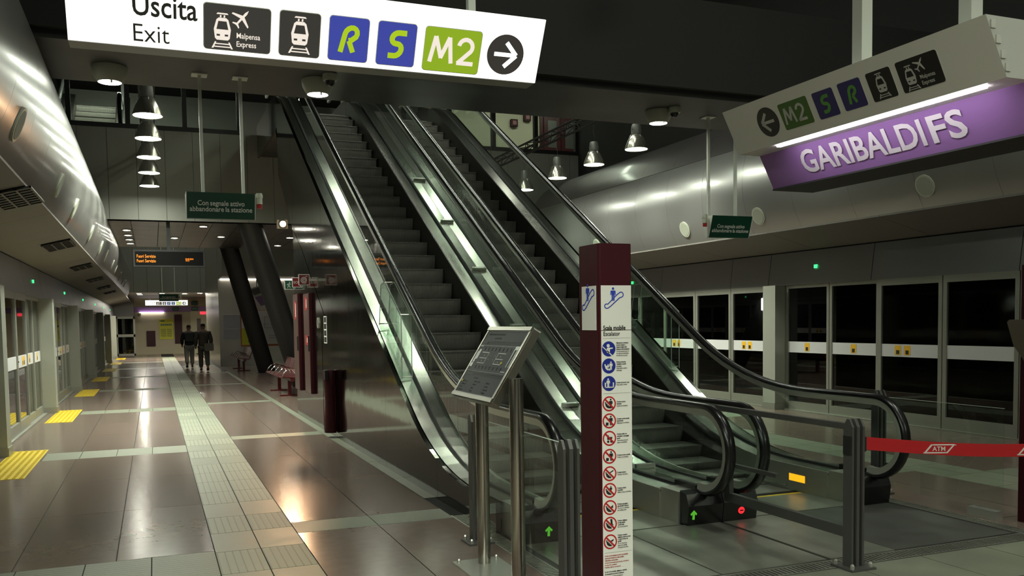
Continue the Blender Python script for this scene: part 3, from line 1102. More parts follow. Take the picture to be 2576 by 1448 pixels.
post(2.20, 6.22, 'dark barrier post at the far end of the glass behind the tactile map stand')
post(2.20, 4.63, 'dark barrier post standing close behind the maroon escalator totem')
glass_rail(2.20, 4.70, 6.15, 'clear glass barrier between the two posts behind the tactile map stand')
dp = post(4.21, 4.53, 'dark barrier post between the escalators that holds the red ribbon', .98)
B('ribbon_housing', BLACKM, dp, 4.262, 4.285, 4.50, 4.56, .765, .86)
B('ribbon_slot', BLACKM, dp, 4.15, 4.158, 4.495, 4.565, .75, .87)
post(6.13, 3.77, 'dark barrier post that receives the far end of the red ribbon')
post(6.20, 6.36, 'dark barrier post beside the newel of the closed escalator')
glass_rail(6.20, 5.05, 6.29, 'clear glass barrier between the closed escalator post and the second totem', .08, .90)
B('clamp_rail', SATIN, thing('glass_shoe', (6.2, 5.15, 0), 'short steel shoe clamping the glass barrier near the second totem', 'clamp'), 6.16, 6.24, 5.08, 5.35, .0, .075)
t = thing('divider_gate', (4.21, 5.3, .2), 'dark metal framed glass divider running back from the ribbon post between the escalators', 'barrier')
B('top_rail', DKSTEEL, t, 4.19, 4.23, 4.575, 6.05, .905, .945)
B('bottom_rail', DKSTEEL, t, 4.19, 4.23, 4.575, 5.93, .19, .26)
B('end_bar', DKSTEEL, t, 4.19, 4.23, 5.86, 5.93, .26, .50)
B('mid_rail', DKSTEEL, t, 4.195, 4.225, 5.30, 5.86, .47, .50)
B('glass_pane', GLASS, t, 4.205, 4.215, 4.585, 5.92, .26, .905)
MB().lathe([(0, .03), (.014, .028), (.014, 0)], (4.19, 4.62, .225), 8, 'x').build('bolt', SATIN, t)
# red ribbon
A_, B_ = Vector((4.288, 4.50, .818)), Vector((6.07, 3.80, .805))
rb = thing('barrier_ribbon', A_, 'red belt ribbon with white ATM lettering stretched across the closed escalator entrance', 'ribbon')
Ur = (B_ - A_).normalized()
Lr = (B_ - A_).length
RED = mat('ribbon_red', (.52, .012, .016), .5)
mb = MB()
n = 24
for i in range(n + 1):
    p = A_.lerp(B_, i / n)
    sag = -.055 * math.sin(math.pi * i / n)
    for dz in (-.042, .042):
        for q in (-.0012, .0012):
            mb.v.append((p.x, p.y + q, p.z + dz + sag))
for i in range(n):
    a, b = 4 * i, 4 * (i + 1)
    mb.f += [(a, b, b + 2, a + 2), (a + 1, a + 3, b + 3, b + 1), (a, a + 1, b + 1, b), (a + 2, b + 2, b + 3, a + 3)]
rbo = mb.build('belt', RED, rb)
Nr = Ur.cross(ZV)
for u0 in (.37, .985):
    O = A_ + Ur * u0 + Vector((0, 0, -.055 * math.sin(math.pi * (u0 + .1) / Lr) - .03 - .0068 * u0 / Lr)) + Nr * .0014
    V = ZV
    for poly in ([(.05, .052), (.22, .052), (.20, .060), (.05, .060)], [(0, 0), (.155, 0), (.155, .008), (0, .008)], [(.0, .0), (.012, .0), (.065, .060), (.050, .060)], [(.145, .0), (.158, .0), (.205, .055), (.193, .055)]):
        MB().frameprism(O, Ur, V, Nr, poly, 0, .0012).build('logo_line', WHITE, rb)
    put_text('lettering', 'ATM', .042, O, Ur, V, WHITE, rb, (.058, .016), bold=.012)

# ================================================================== TOTEMS
BLUE = mat('pictogram_blue', (.008, .02, .24), .5)
PRED = mat('pictogram_red', (.42, .008, .010), .5)
INK = mat('ink_black', (.012, .012, .012), .5)
INKG = mat('ink_grey', (.16, .16, .15), .5)
INKR = mat('ink_red', (.40, .03, .03), .5)
BLINE = mat('ink_blue', (.02, .05, .42), .5)


def stick_person(mb, O, U, V, N, cx, cy, h, t=.0008):
    """small standing figure, feet at (cx,cy)"""
    def q(p):
        mb.frameprism(O, U, V, N, [(cx + a * h, cy + b * h) for a, b in p], .002, .002 + t)
    q(circ(0, .90, .10, 10))
    q([(-.14, .42), (.14, .42), (.17, .76), (-.17, .76)])
    q([(-.11, 0), (-.02, 0), (-.01, .44), (-.12, .44)])
    q([(.02, 0), (.11, 0), (.12, .44), (.01, .44)])
    q([(.15, .76), (.20, .74), (.24, .44), (.19, .43)])
    q([(-.15, .76), (-.20, .74), (-.24, .44), (-.19, .43)])


def stairs(mb, O, U, V, N, cx, cy, s):
    p = [(-1, .35), (-.7, .35), (-.7, .05), (-.4, .05), (-.4, -.25), (-.1, -.25), (-.1, -.5), (.2, -.5), (.2, -.72), (.35, -.72), (.25, -.88), (-.35, -.82), (-.75, -.5)]
    mb.frameprism(O, U, V, N, [(cx + a * s * .85, cy + b * s * .85) for a, b in p], .002, .0028)


def esc_icon(t, O, U, V, N, cx, cy, s):
    """escalator outline with a person, s = half width"""
    mb = MB()
    th = .055
    top = [(-1, -.62), (-.62, -.62), (.35, .38), (.62, .44), (.95, .44)]
    out = []
    for i in range(9):
        a = R(-90 - 180 * i / 8)
        out.append((-.78 + .2 * math.cos(a), -.62 + .2 * math.sin(a)))
    out += [(-.66, -.45), (.30, .42)]
    for i in range(9):
        a = R(130 - 180 * i / 8)
        out.append((.72 + .24 * math.cos(a), .42 + .24 * math.sin(a)))
    zz = []
    x, y = .62, .14
    for i in range(8):
        zz.append((x, y))
        x -= .085
        zz.append((x, y + .0))
        y -= .115
        x -= .055
    out += zz
    out.append((-.60, -.80))
    pts = [(cx + a * s, cy + b * s) for a, b in out]
    n = len(pts)
    for i in range(n):
        a, b = Vector(pts[i]), Vector(pts[(i + 1) % n])
        d = (b - a)
        if d.length < 1e-6:
            continue
        w_ = Vector((-d.y, d.x)).normalized() * th * s * .8
        mb.frameprism(O, U, V, N, [tuple(a - w_), tuple(b - w_), tuple(b + w_), tuple(a + w_)], .002, .003)
    stick_person(mb, O, U, V, N, cx - .1 * s, cy - .15 * s, 1.25 * s)
    return mb.build('escalator_pictogram', BLINE, t)


def totem(x0, x1, y0, y1, h, lab, full):
    t = thing('escalator_totem', ((x0 + x1) / 2, (y0 + y1) / 2, 0), lab, 'totem')
    r = .012
    MB().prism(rrect(x0, x1, y0, y1, r, 3), 0, h, 'z').build('totem_body', MAROON, t)
    B('totem_cap', MAROON, t, x0 + .004, x1 - .004, y0 + .004, y1 - .004, h, h + .006)
    # left (-x) face: white icon sheet
    O = Vector((x0, y1, 0))
    U, V = -YV, ZV
    N = -XV
    W = y1 - y0
    MB().frameprism(O, U, V, N, [(.04, h - .43), (W - .03, h - .43), (W - .03, h - .205), (.04, h - .205)], 0, .002).build('icon_sheet', WHITE, t)
    esc_icon(t, O, U, V, N, W / 2, h - .27, .07)
    if not full:
        return t
    O = Vector((x0, y0, 0))
    U, V, N = XV, ZV, -YV
    W = x1 - x0
    a, b = .010, W - .006
    MB().frameprism(O, U, V, N, [(a, h - .43), (b, h - .43), (b, h - .205), (a, h - .205)], 0, .002).build('icon_sheet', WHITE, t)
    esc_icon(t, O, U, V, N, W / 2 - .01, h - .275, .055)
    sh = MB().frameprism(O, U, V, N, [(a, .06), (b, .06), (b, h - .433), (a, h - .433)], 0, .002).build('rule_sheet', WHITE, t)
    put_text('heading', 'Scala mobile', .032, O, U, V, INK, sh, (.020, 1.596), bold=.014, sx=.80)
    put_text('heading', 'Escalator', .031, O, U, V, INK, sh, (.020, 1.567), sx=.84)
    rows = [(1.5, 'blue', ['Afferrarsi al corrimano,', 'tenersi a destra e', 'rimanere girati nella', 'direzione del movimento.'], ['Use the handrail, keep on', 'the right and stand facing', 'the direction of travel.']),
            (1.414, 'blue', ['Portare in braccio', 'i bambini o tenerli', 'per mano.'], ['Small children shall be', 'held firmly.']),
            (1.325, 'blue', ['Portare in braccio i cani.'], ['Dogs shall be carried.']),
            (1.222, 'red', ['È vietato portare', 'biciclette.'], ['Bicycles are forbidden.']),
            (1.135, 'red', ['È vietato portare pacchi', 'ingombranti.'], ['Bulky bags are forbidden.']),
            (1.046, 'red', ['È vietato salire con', 'carrozzine o passeggini', 'aperti.'], ['Open prams and push', 'chairs are forbidden.']),
            (0.954, 'red', ['È vietato portare carrelli.'], ['Trolleys are forbidden.']),
            (0.865, 'red', ['È vietato fumare.'], ['Smoking is forbidden.']),
            (0.779, 'red', ['È vietato sedersi', 'sui gradini.'], ['Sitting on steps is forbidden.']),
            (0.691, 'red', ['È vietato appoggiare', 'gli ombrelli o bastoni.'], ['Do not press umbrellas', 'and walking sticks.']),
            (0.605, 'red', ['È vietato utilizzare', 'la scala mobile', 'a piedi scalzi.'], ['Do not use barefoot.']),
            (0.514, 'red', ['È vietato strisciare', 'calzature contro zoccolo', 'o contro fronte dei', 'gradini.'], ['Do not drag shoes', 'against the skirting', 'and against the risers.'])]
    for i, (z, kind, it, en) in enumerate(rows):
        cx = .051
        rr = .0385
        MB().frameprism(O, U, V, N, circ(cx, z, rr), .002, .0026).build('pictogram_disc', BLUE if kind == 'blue' else PRED, sh)
        if kind == 'red':
            MB().frameprism(O, U, V, N, circ(cx, z, rr * .80), .0022, .003).build('pictogram_field', WHITE, sh)
        mb = MB()
        RB = .0235
        ks = rr / RB
        o2, U3, V3 = O + U * cx + V * z + N * .0012, U * ks, V * ks
        if i == 0:
            mb.frameprism(o2, U3, V3, N, circ(0 - .002, 0 + .010, .0055, 10), .002, .003)
            mb.frameprism(o2, U3, V3, N, [(0 - .006, 0 - .012), (0 + .003, 0 - .012), (0 + .004, 0 - .001), (0 + .014, 0 + .001), (0 + .014, 0 + .004), (0, 0 + .004), (0 - .007, 0 + .003)], .002, .003)
            mb.frameprism(o2, U3, V3, N, [(0 - .022, 0 + .006), (0 + .010, 0 - .022), (0 + .013, 0 - .020), (0 - .021, 0 + .009)], .002, .003)
        elif i == 1:
            stick_person(mb, o2, U3, V3, N, 0 + .007, 0 - .012, .026)
            stairs(mb, o2, U3, V3, N, 0, 0, RB * .8)
            stick_person(mb, o2, U3, V3, N, 0 - .003, 0 - .010, .016)
        elif i == 2:
            stick_person(mb, o2, U3, V3, N, 0 - .003, 0 - .011, .027)
            mb.frameprism(o2, U3, V3, N, [(0 - .015, 0 - .013), (0 + .016, 0 - .013), (0 + .016, 0 - .010), (0 - .015, 0 - .010)], .002, .003)
            for q in (-.015, .013):
                mb.frameprism(o2, U3, V3, N, [(0 + q, 0 - .012), (0 + q + .004, 0 - .012), (0 + q + .004, 0 + .003), (0 + q, 0 + .003)], .002, .003)
        else:
            if i in (3, 7, 8, 9, 10, 11):
                stairs(mb, o2, U3, V3, N, 0, 0, RB * .8)
            if i in (3, 4, 6):
                stick_person(mb, o2, U3, V3, N, 0 + .005, 0 - .014, .030)
            if i == 8:
                stick_person(mb, o2, U3, V3, N, 0 + .003, 0 - .006, .020)
            if i in (4, 6):
                mb.frameprism(o2, U3, V3, N, [(0 - .013, 0 - .014), (0 - .004, 0 - .014), (0 - .003, 0 - .005), (0 - .012, 0 - .004)], .002, .003)
            if i == 5:
                mb.frameprism(o2, U3, V3, N, [(0 - .008, 0 - .004), (0 + .008, 0 - .004), (0 + .010, 0 + .004), (0 - .002, 0 + .004), (0 - .003, 0 + .010), (0 - .008, 0 + .010)], .002, .003)
                for q in (-.005, .006):
                    mb.frameprism(o2, U3, V3, N, circ(0 + q, 0 - .010, .004, 10), .002, .003)
            if i == 7:
                mb.frameprism(o2, U3, V3, N, [(0 + .000, 0 + .002), (0 + .013, 0 + .008), (0 + .012, 0 + .011), (0, 0 + .005)], .002, .003)
            if i == 9:
                mb.frameprism(o2, U3, V3, N, [(0, 0), (0 + .010, 0 + .008), (0 + .010, 0 - .002)], .002, .003)
            if i == 10:
                mb.frameprism(o2, U3, V3, N, [(0, 0 + .016), (0 + .007, 0 + .016), (0 + .008, 0), (0 + .012, 0 - .004), (0 + .002, 0 - .003)], .002, .003)
            if i == 11:
                mb.frameprism(o2, U3, V3, N, [(0 - .002, 0 - .002), (0 + .010, 0 + .002), (0 + .012, 0 + .008), (0 + .002, 0 + .004)], .002, .003)
        mb.build('pictogram_figure', WHITE if kind == 'blue' else INK, sh)
        if kind == 'red':
            q = rr * .62
            MB().frameprism(O, U, V, N, [(cx - q - .003, z + q - .003), (cx - q + .003, z + q + .003), (cx + q + .003, z - q + .003), (cx + q - .003, z - q - .003)], .0036, .0048).build('pictogram_slash', PRED, sh)
        zt = z + .0106 * (len(it) + len(en)) / 2 - .010
        for ln in it:
            put_text('rule_text', ln, .0092, O, U, V, INK, sh, (.094, zt), bold=.012, res=1, sx=.80)
            zt -= .0106
        for ln in en:
            put_text('rule_text', ln, .0090, O, U, V, INKG, sh, (.094, zt), res=1, sx=.78)
            zt -= .0106
    for z in (1.553, 1.274, .457):
        MB().frameprism(O, U, V, N, [(.018, z), (W - .012, z), (W - .012, z + .0012), (.018, z + .0012)], .002, .0025).build('rule_line', INKG, sh)
    z = .44
    for ln, m, bo in (('In caso di emergenza premere il pulsante', INKR, .012), ('rosso per fermare la scala mobile.', INKR, .012), ('Ogni abuso sarà punito.', INKR, .012), ('In case of emergency press the red button', INKR, 0), ('to stop the escalator.', INKR, 0), ('Penalties will be sanctioned.', INKR, 0), ('', INK, 0),
                      ('In caso di necessità, utilizzare i citofoni', INK, .012), ('di emergenza presenti in stazione.', INK, .012), ('If necessary use the emergency', INKG, 0), ('intercoms in the station.', INKG, 0)):
        if ln:
            put_text('notice_text', ln, .0088, O, U, V, m, sh, (.018, z), bold=bo, res=1, sx=.92)
        z -= .0118
    return t


totem(2.08, 2.268, 4.0, 4.23, 2.025, 'tall maroon totem with white escalator rules sheet and blue pictograms', True)
totem(6.32, 6.52, 4.78, 5.02, 2.02, 'second maroon totem at the end of the glass barrier past the red ribbon', False)
cp = thing('call_point', (6.30, 4.9, 1.5), 'brown rounded call point hood on the face of the second totem', 'call point')
MB().prism([(4.86, 1.25), (4.98, 1.40), (5.04, 1.58), (5.02, 1.60), (4.84, 1.60), (4.84, 1.25)], 6.20, 6.316).build('hood', mat('hood_bronze', (.16, .13, .10), .35, .5), cp)

# ================================================================== TACTILE MAP STAND
ts = thing('tactile_map_stand', (2.03, 5.3, 0), 'tilted tactile station map on two round steel posts', 'map stand')
B('base_plate', SATIN, ts, 1.84, 2.17, 4.84, 5.74, 0, .014)
for yy in (5.0, 5.62):
    MB().tube([(2.03, yy, .014), (2.03, yy, 1.30)], .044, 24).build('post', TUBE, ts, True)
for x in (1.87, 2.14):
    for yy in (4.9, 5.68):
        MB().lathe([(.0, .03), (.008, .028), (.012, .02), (.012, 0)], (x, yy, .014), 8).build('bolt', SATIN, ts)
O = Vector((1.895, 5.795, 1.165))
U = -YV
V = (Vector((2.165, 5.795, 1.592)) - O).normalized()
N = U.cross(V)
WB, HB = .735, .505
MB().frameprism(O, U, V, N, rrect(-.015, WB + .015, -.02, HB + .02, .012, 3), -.055, -.004).build('board_tray', mat('frame_steel', (.30, .29, .25), .32, 1), ts)
fr = MB()
for p in ([(-.012, -.016), (WB + .012, -.016), (WB + .012, .012), (-.012, .012)], [(-.012, HB - .012), (WB + .012, HB - .012), (WB + .012, HB + .016), (-.012, HB + .016)]):
    fr.frameprism(O, U, V, N, p, -.01, .012)
for p in ([(-.012, .012), (.006, .012), (.006, HB - .012), (-.012, HB - .012)], [(WB - .010, .012), (WB + .012, .012), (WB + .012, HB - .012), (WB - .010, HB - .012)]):
    fr.frameprism(O, U, V, N, p, -.01, .006)
fr.build('board_frame', mat('frame_steel', (.30, .29, .25), .32, 1), ts)
BRD = mat('map_board', (.035, .038, .045), .55)
REL = mat('map_relief', (.42, .43, .42), .4, .6)
DRL = mat('map_relief_dark', (.008, .008, .009), .5)
bd = MB().frameprism(O, U, V, N, [(.008, .014), (WB - .012, .014), (WB - .012, HB - .014), (.008, HB - .014)], -.004, .003).build('map_board', BRD, ts)
PALEDGE = MB()
for p in ([(.006, .012), (WB - .010, .012), (WB - .010, .018), (.006, .018)], [(.006, HB - .018), (WB - .010, HB - .018), (WB - .010, HB - .012), (.006, HB - .012)], [(.006, .018), (.011, .018), (.011, HB - .018), (.006, HB - .018)], [(WB - .016, .018), (WB - .010, .018), (WB - .010, HB - .018), (WB - .016, HB - .018)]):
    PALEDGE.frameprism(O, U, V, N, p, .003, .006)
PALEDGE.build('board_edge', mat('board_edge', (.36, .36, .34), .5), bd)


def mrect(mb, u0, u1, v0, v1, h=.002):
    mb.frameprism(O, U, V, N, [(u0, v0), (u1, v0), (u1, v1), (u0, v1)], .003, .003 + h)


rl_, dk_ = MB(), MB()
put_text('map_title', 'MAPPA TATTILE DELLA STAZIONE', .020, O, U, V, DRL, bd, (.05, HB - .048), bold=.01)
put_text('map_title', 'GARIBALDI FS', .020, O, U, V, DRL, bd, (.20, HB - .078), bold=.01)
for v in (HB - .098, HB - .106, HB - .114):
    mrect(dk_, .14, .69, v, v + .003)
mrect(dk_, .05, .12, HB - .116, HB - .098)
mrect(rl_, .02, .70, HB - .130, HB - .1285)
for i in range(8):
    u = .11 + .066 * i
    mrect(dk_, u, u + .030, HB - .150, HB - .142)
    mrect(dk_, u + .022, u + .030, HB - .168, HB - .142)
    mrect(dk_, u, u + .030, .215, .223)
    mrect(dk_, u + .022, u + .030, .200, .223)
mrect(rl_, .02, .075, HB - .138, HB - .132)
mrect(rl_, .015, .055, .21, .24)
mrect(rl_, .025, .055, .245, .33)
mrect(rl_, .045, .08, .27, .345)
mrect(rl_, .655, .715, HB - .150, HB - .125)
mrect(rl_, .655, .665, .23, HB - .15)
mrect(rl_, .70, .708, .23, HB - .15)
mrect(rl_, .62, .69, .192, .198)
for u in (.12, .42):
    for v in (.24, .278, .32):
        mrect(rl_, u, u + .13, v, v + .005)
    mrect(rl_, u + (.128 if u < .3 else 0), u + (.132 if u < .3 else .004), .24, .325)
    for v in (.255, .297):
        mrect(rl_, u + .06, u + .067, v, v + .008)
for u, v in ((.29, .27), (.29, .30), (.38, .27), (.38, .30)):
    mrect(rl_, u, u + .006, v, v + .005)
mrect(rl_, .02, .70, .180, .1815)
for v in (.150, .158, .166):
    mrect(dk_, .16, .69, v, v + .003)
mrect(dk_, .03, .13, .148, .1495)
mrect(dk_, .03, .13, .172, .1735)
rl_.build('raised_plan', REL, bd)
dk_.build('raised_plan_dark', DRL, bd)
put_text('map_legend', 'LEGENDA', .018, O, U, V, DRL, bd, (.22, .125), bold=.01)
for i, (u, v, s) in enumerate(((.05, .095, 'Voi siete qui'), (.05, .073, 'Scale mobili'), (.05, .050, 'Scale'), (.05, .030, 'Ascensori'), (.27, .100, 'Percorso tattile'), (.27, .078, 'Banchina'), (.27, .052, 'Porte'), (.27, .030, 'Uscita'), (.49, .100, 'Linea M5'), (.49, .076, 'Passante'), (.49, .052, 'Stazione FS'), (.49, .030, 'Citofono'))):
    put_text('map_legend', s, .017, O, U, V, DRL, bd, (u, v), bold=.008, res=1)
YD = mat('map_yellow', (.70, .60, .05), .5)
for u, v in ((.035, .10), (.555, .255)):
    MB().frameprism(O, U, V, N, circ(u, v, .009, 12), .003, .007).build('yellow_dot', YD, bd)
# ================================================================== STATION SIGNS
def icon_train(t, O, U, V, N, cx, cy, s, mw, mk):
    """front view of a train on rails; s = overall height"""
    mb = MB()

    def q(p, z0=.004, z1=.005):
        mb.frameprism(O, U, V, N, [(cx + a * s, cy + b * s) for a, b in p], z0, z1)
    body = [(-.20, -.22), (-.15, -.27), (.15, -.27), (.20, -.22), (.23, .02), (.16, .28), (.10, .33), (-.10, .33), (-.16, .28), (-.23, .02)]
    q(body)
    q([(-.16, .42), (.16, .42), (.13, .46), (-.13, .46)])
    for a in (-.05, .05):
        q([(a - .02, .34), (a + .02, .34), (a + .025, .40), (a - .015, .40)])
    for sg in (-1, 1):
        q([(sg * .20, -.32), (sg * .16, -.32), (sg * .24, -.50), (sg * .29, -.50)])
    q([(-.20, -.36), (.20, -.36), (.21, -.39), (-.21, -.39)])
    q([(-.23, -.44), (.23, -.44), (.24, -.47), (-.24, -.47)])
    mb.build('train_pictogram', mw, t)
    mb = MB()
    q2 = [(-.16, .02), (.16, .02), (.11, .24), (-.11, .24)]
    mb.frameprism(O, U, V, N, [(cx + a * s, cy + b * s) for a, b in q2], .0052, .006)
    for sg in (-1, 1):
        mb.frameprism(O, U, V, N, [(cx + (sg * .11 + a) * s, cy + b * s) for a, b in ((-.045, -.16), (.045, -.16), (.045, -.11), (-.045, -.11))], .0052, .006)
    mb.build('train_window', mk, t)


def icon_plane(t, O, U, V, N, cx, cy, s, mw):
    mb = MB()
    ca, sa = math.cos(R(-40)), math.sin(R(-40))

    def q(p):
        pp = [(a * ca - b * sa, a * sa + b * ca) for a, b in p]
        mb.frameprism(O, U, V, N, [(cx + a * s, cy + b * s) for a, b in pp], .004, .005)
    q([(-.04, -.45), (.04, -.45), (.06, .30), (0, .5), (-.06, .30)])
    q([(-.05, .12), (-.5, -.10), (-.5, -.18), (-.05, -.06)])
    q([(.05, .12), (.5, -.10), (.5, -.18), (.05, -.06)])
    q([(-.04, -.34), (-.2, -.44), (-.2, -.5), (0, -.44), (.2, -.5), (.2, -.44), (.04, -.34)])
    mb.build('plane_pictogram', mw, t)


def stroke(mb, O, U, V, N, pts, w_, z0=.004, z1=.005):
    P = [Vector(p) for p in pts]
    L_, R_ = [], []
    for i, p in enumerate(P):
        a = P[max(i - 1, 0)]
        b = P[min(i + 1, len(P) - 1)]
        d = (b - a).normalized()
        nn = Vector((-d.y, d.x))
        L_.append(tuple(p + nn * w_ / 2))
        R_.append(tuple(p - nn * w_ / 2))
    for i in range(len(P) - 1):
        mb.frameprism(O, U, V, N, [R_[i], R_[i + 1], L_[i + 1], L_[i]], z0, z1)


def letter_S(x, y, s):
    pts = [(.26, .40), (.10, .40)]
    for i in range(9):
        a = R(90 + 180 * i / 8)
        pts.append((-.02 + .20 * math.cos(a), .21 + .19 * math.sin(a)))
    for i in range(9):
        a = R(90 - 180 * i / 8)
        pts.append((.02 + .20 * math.cos(a), -.19 + .21 * math.sin(a)))
    pts += [(-.20, -.40)]
    return [(x + (a + b * .22) * s, y + b * s) for a, b in pts]


def letter_R(x, y, s):
    st = [(-.18, -.45), (-.18, .18)]
    for i in range(9):
        a = R(180 - 200 * i / 8)
        st.append((.03 + .21 * math.cos(a), .18 + .22 * math.sin(a)))
    st += [(.10, -.02), (.00, -.04)]
    leg = [(.02, -.05), (.26, -.43)]
    f = lambda p: (x + (p[0] + p[1] * .22) * s, y + p[1] * s)
    return [f(p) for p in st], [f(p) for p in leg]


def sign_icons(t, O, U, V, N, items, lit):
    """items: list of (kind,u0,u1,v0,v1)"""
    k = 1.0
    if lit:
        mblk = mat('lit_black', (.01, .01, .01), .4, 0, (1, .9, .8), .02)
        mwht = emat('lit_cream', (1, .90, .78), .62)
        mblue = mat('lit_blue', (.01, .02, .2), .4, 0, (.042, .055, .30), .62)
        mlime = emat('lit_lime', (.42, .60, .012), .66)
        mgrn = mat('lit_green', (.1, .2, .01), .4, 0, (.23, .34, .012), .66)
    else:
        mblk = mat('sign_black', (.010, .010, .010), .35)
        mwht = mat('sign_pale', (.52, .53, .50), .5)
        mblue = mat('sign_blue', (.030, .022, .14), .4)
        mlime = mat('sign_lime', (.10, .32, .05), .5)
        mgrn = mat('sign_m2_green', (.065, .15, .025), .45)
    for kind, u0, u1, v0, v1 in items:
        cu, cv = (u0 + u1) / 2, (v0 + v1) / 2
        hh = v1 - v0
        if kind != 'arrow':
            m = {'mxp': mblk, 'train': mblk, 'R': mblue, 'S': mblue, 'M2': mgrn}[kind]
            rim = MB().frameprism(O, U, V, N, rrect(u0 - .003, u1 + .003, v0 - .003, v1 + .003, .016), 0, .0022).build('panel_rim', WHITE if not lit else SIGNW, t)
            pn = MB().frameprism(O, U, V, N, rrect(u0, u1, v0, v1, .014), 0, .0035).build('icon_panel', m, t)
        if kind == 'mxp':
            icon_train(pn, O, U, V, N, u0 + .075, cv - .012, hh * .82, mwht, mblk)
            icon_plane(pn, O, U, V, N, u0 + .155, v0 + hh * .74, hh * .46, mwht)
            put_text('icon_text', 'Malpensa', .032, O, U, V, mwht, pn, (u0 + .132, v0 + hh * .29), bold=.01, sx=.84)
            put_text('icon_text', 'Express', .032, O, U, V, mwht, pn, (u0 + .132, v0 + hh * .10), bold=.01, sx=.84)
        elif kind == 'train':
            icon_train(pn, O, U, V, N, cu, cv, hh * .88, mwht, mblk)
        elif kind == 'S':
            mb = MB()
            stroke(mb, O, U, V, N, letter_S(cu, cv, hh * .68), hh * .13)
            mb.build('letter', mlime, pn)
        elif kind == 'R':
            mb = MB()
            a, b = letter_R(cu, cv, hh * .68)
            stroke(mb, O, U, V, N, a, hh * .12)
            stroke(mb, O, U, V, N, b, hh * .12)
            mb.build('letter', mlime, pn)
        elif kind == 'M2':
            mb = MB()
            w_, s = hh * .10, hh * .60
            x0, y0 = u0 + .03, cv - s / 2
            for pts in ([(0, 0), (.17, 1)], [(.17, 1), (.44, .18)], [(.42, .18), (.72, 1)], [(.72, 1), (.86, 0)]):
                stroke(mb, O, U, V, N, [(x0 + a * s * 1.05, y0 + b * s) for a, b in pts], w_)
            arc = [(.10, .72)] + [(.40 + .30 * math.cos(R(a)), .70 + .28 * math.sin(R(a))) for a in range(165, -50, -20)] + [(.10, .03)]
            xx = x0 + s * 1.08
            stroke(mb, O, U, V, N, [(xx + a * s * .95, y0 + b * s) for a, b in arc], w_)
            stroke(mb, O, U, V, N, [(xx + .06 * s, y0 + .05 * s), (xx + .76 * s, y0 + .05 * s)], w_)
            mb.build('letter', mwht, pn)
        else:
            sg = 1 if kind == 'arrow' and lit else -1
            r_ = (u1 - u0) / 2
            pn = MB().frameprism(O, U, V, N, circ(cu, cv, r_, 36), 0, .0035).build('arrow_disc', mblk, t)
            mb = MB()
            stroke(mb, O, U, V, N, [(cu - sg * r_ * .62, cv), (cu + sg * r_ * .50, cv)], r_ * .20)
            stroke(mb, O, U, V, N, [(cu - sg * r_ * .02, cv + r_ * .60), (cu + sg * r_ * .58, cv)], r_ * .22)
            stroke(mb, O, U, V, N, [(cu - sg * r_ * .02, cv - r_ * .60), (cu + sg * r_ * .58, cv)], r_ * .22)
            mb.build('arrow', mwht if not lit else emat('lit_white', (1, .97, .9), 1.5), pn)


def exit_sign(dx=0, dy=0, dz=0, lab='', detail=True):
    O = Vector((0 + dx, 4.11 + dy, 2.82 + dz))
    V = Vector((0, -.16, .29)).normalized()
    U = XV
    N = U.cross(V)
    x0, x1, hh = -.282, 1.793, .297
    t = thing('exit_sign', (O.x + .75, O.y + .05, O.z), lab, 'sign')
    face = MB().frameprism(O, U, V, N, [(x0, 0), (x1, 0), (x1, hh), (x0, hh)], -.012, 0).build('lit_face', E_SIGN, t)
    bk = MB()
    P = O - N * .012
    top = P + V * hh
    prof = [(P.y, P.z - .006), (P.y + .10, P.z - .006), (P.y + .10, top.z), (top.y, top.z)]
    bk.prism(prof, O.x + x0, O.x + x1)
    bk.build('sign_case', GEAR, t)
    for u in (-.05, 1.47):
        B('hanger_pole', POLE, t, O.x + u - .018, O.x + u + .018, O.y + .0, O.y + .036, top.z, 9.0 if dz == 0 and dy < 10 else 3.25)
    put_line('sign_text', 'Uscita', .125, O, U, V, INK, face, (-.034, .127), .252, .012)
    put_line('sign_text', 'Exit', .103, O, U, V, INK, face, (-.034, .022), .140, -.004)
    sign_icons(face, O, U, V, N, [('mxp', .243, .517, .020, .205), ('train', .556, .730, .022, .208), ('R', .771, .947, .022, .210), ('S', .990, 1.167, .022, .210), ('M2', 1.211, 1.484, .016, .210), ('arrow', 1.521, 1.707, .03, .21)], True)
    return t


exit_sign(lab='large backlit white hanging sign reading Uscita Exit with train icons')
exit_sign(-.06, 46.2, -.10, 'small distant backlit exit sign hanging under the far low ceiling')


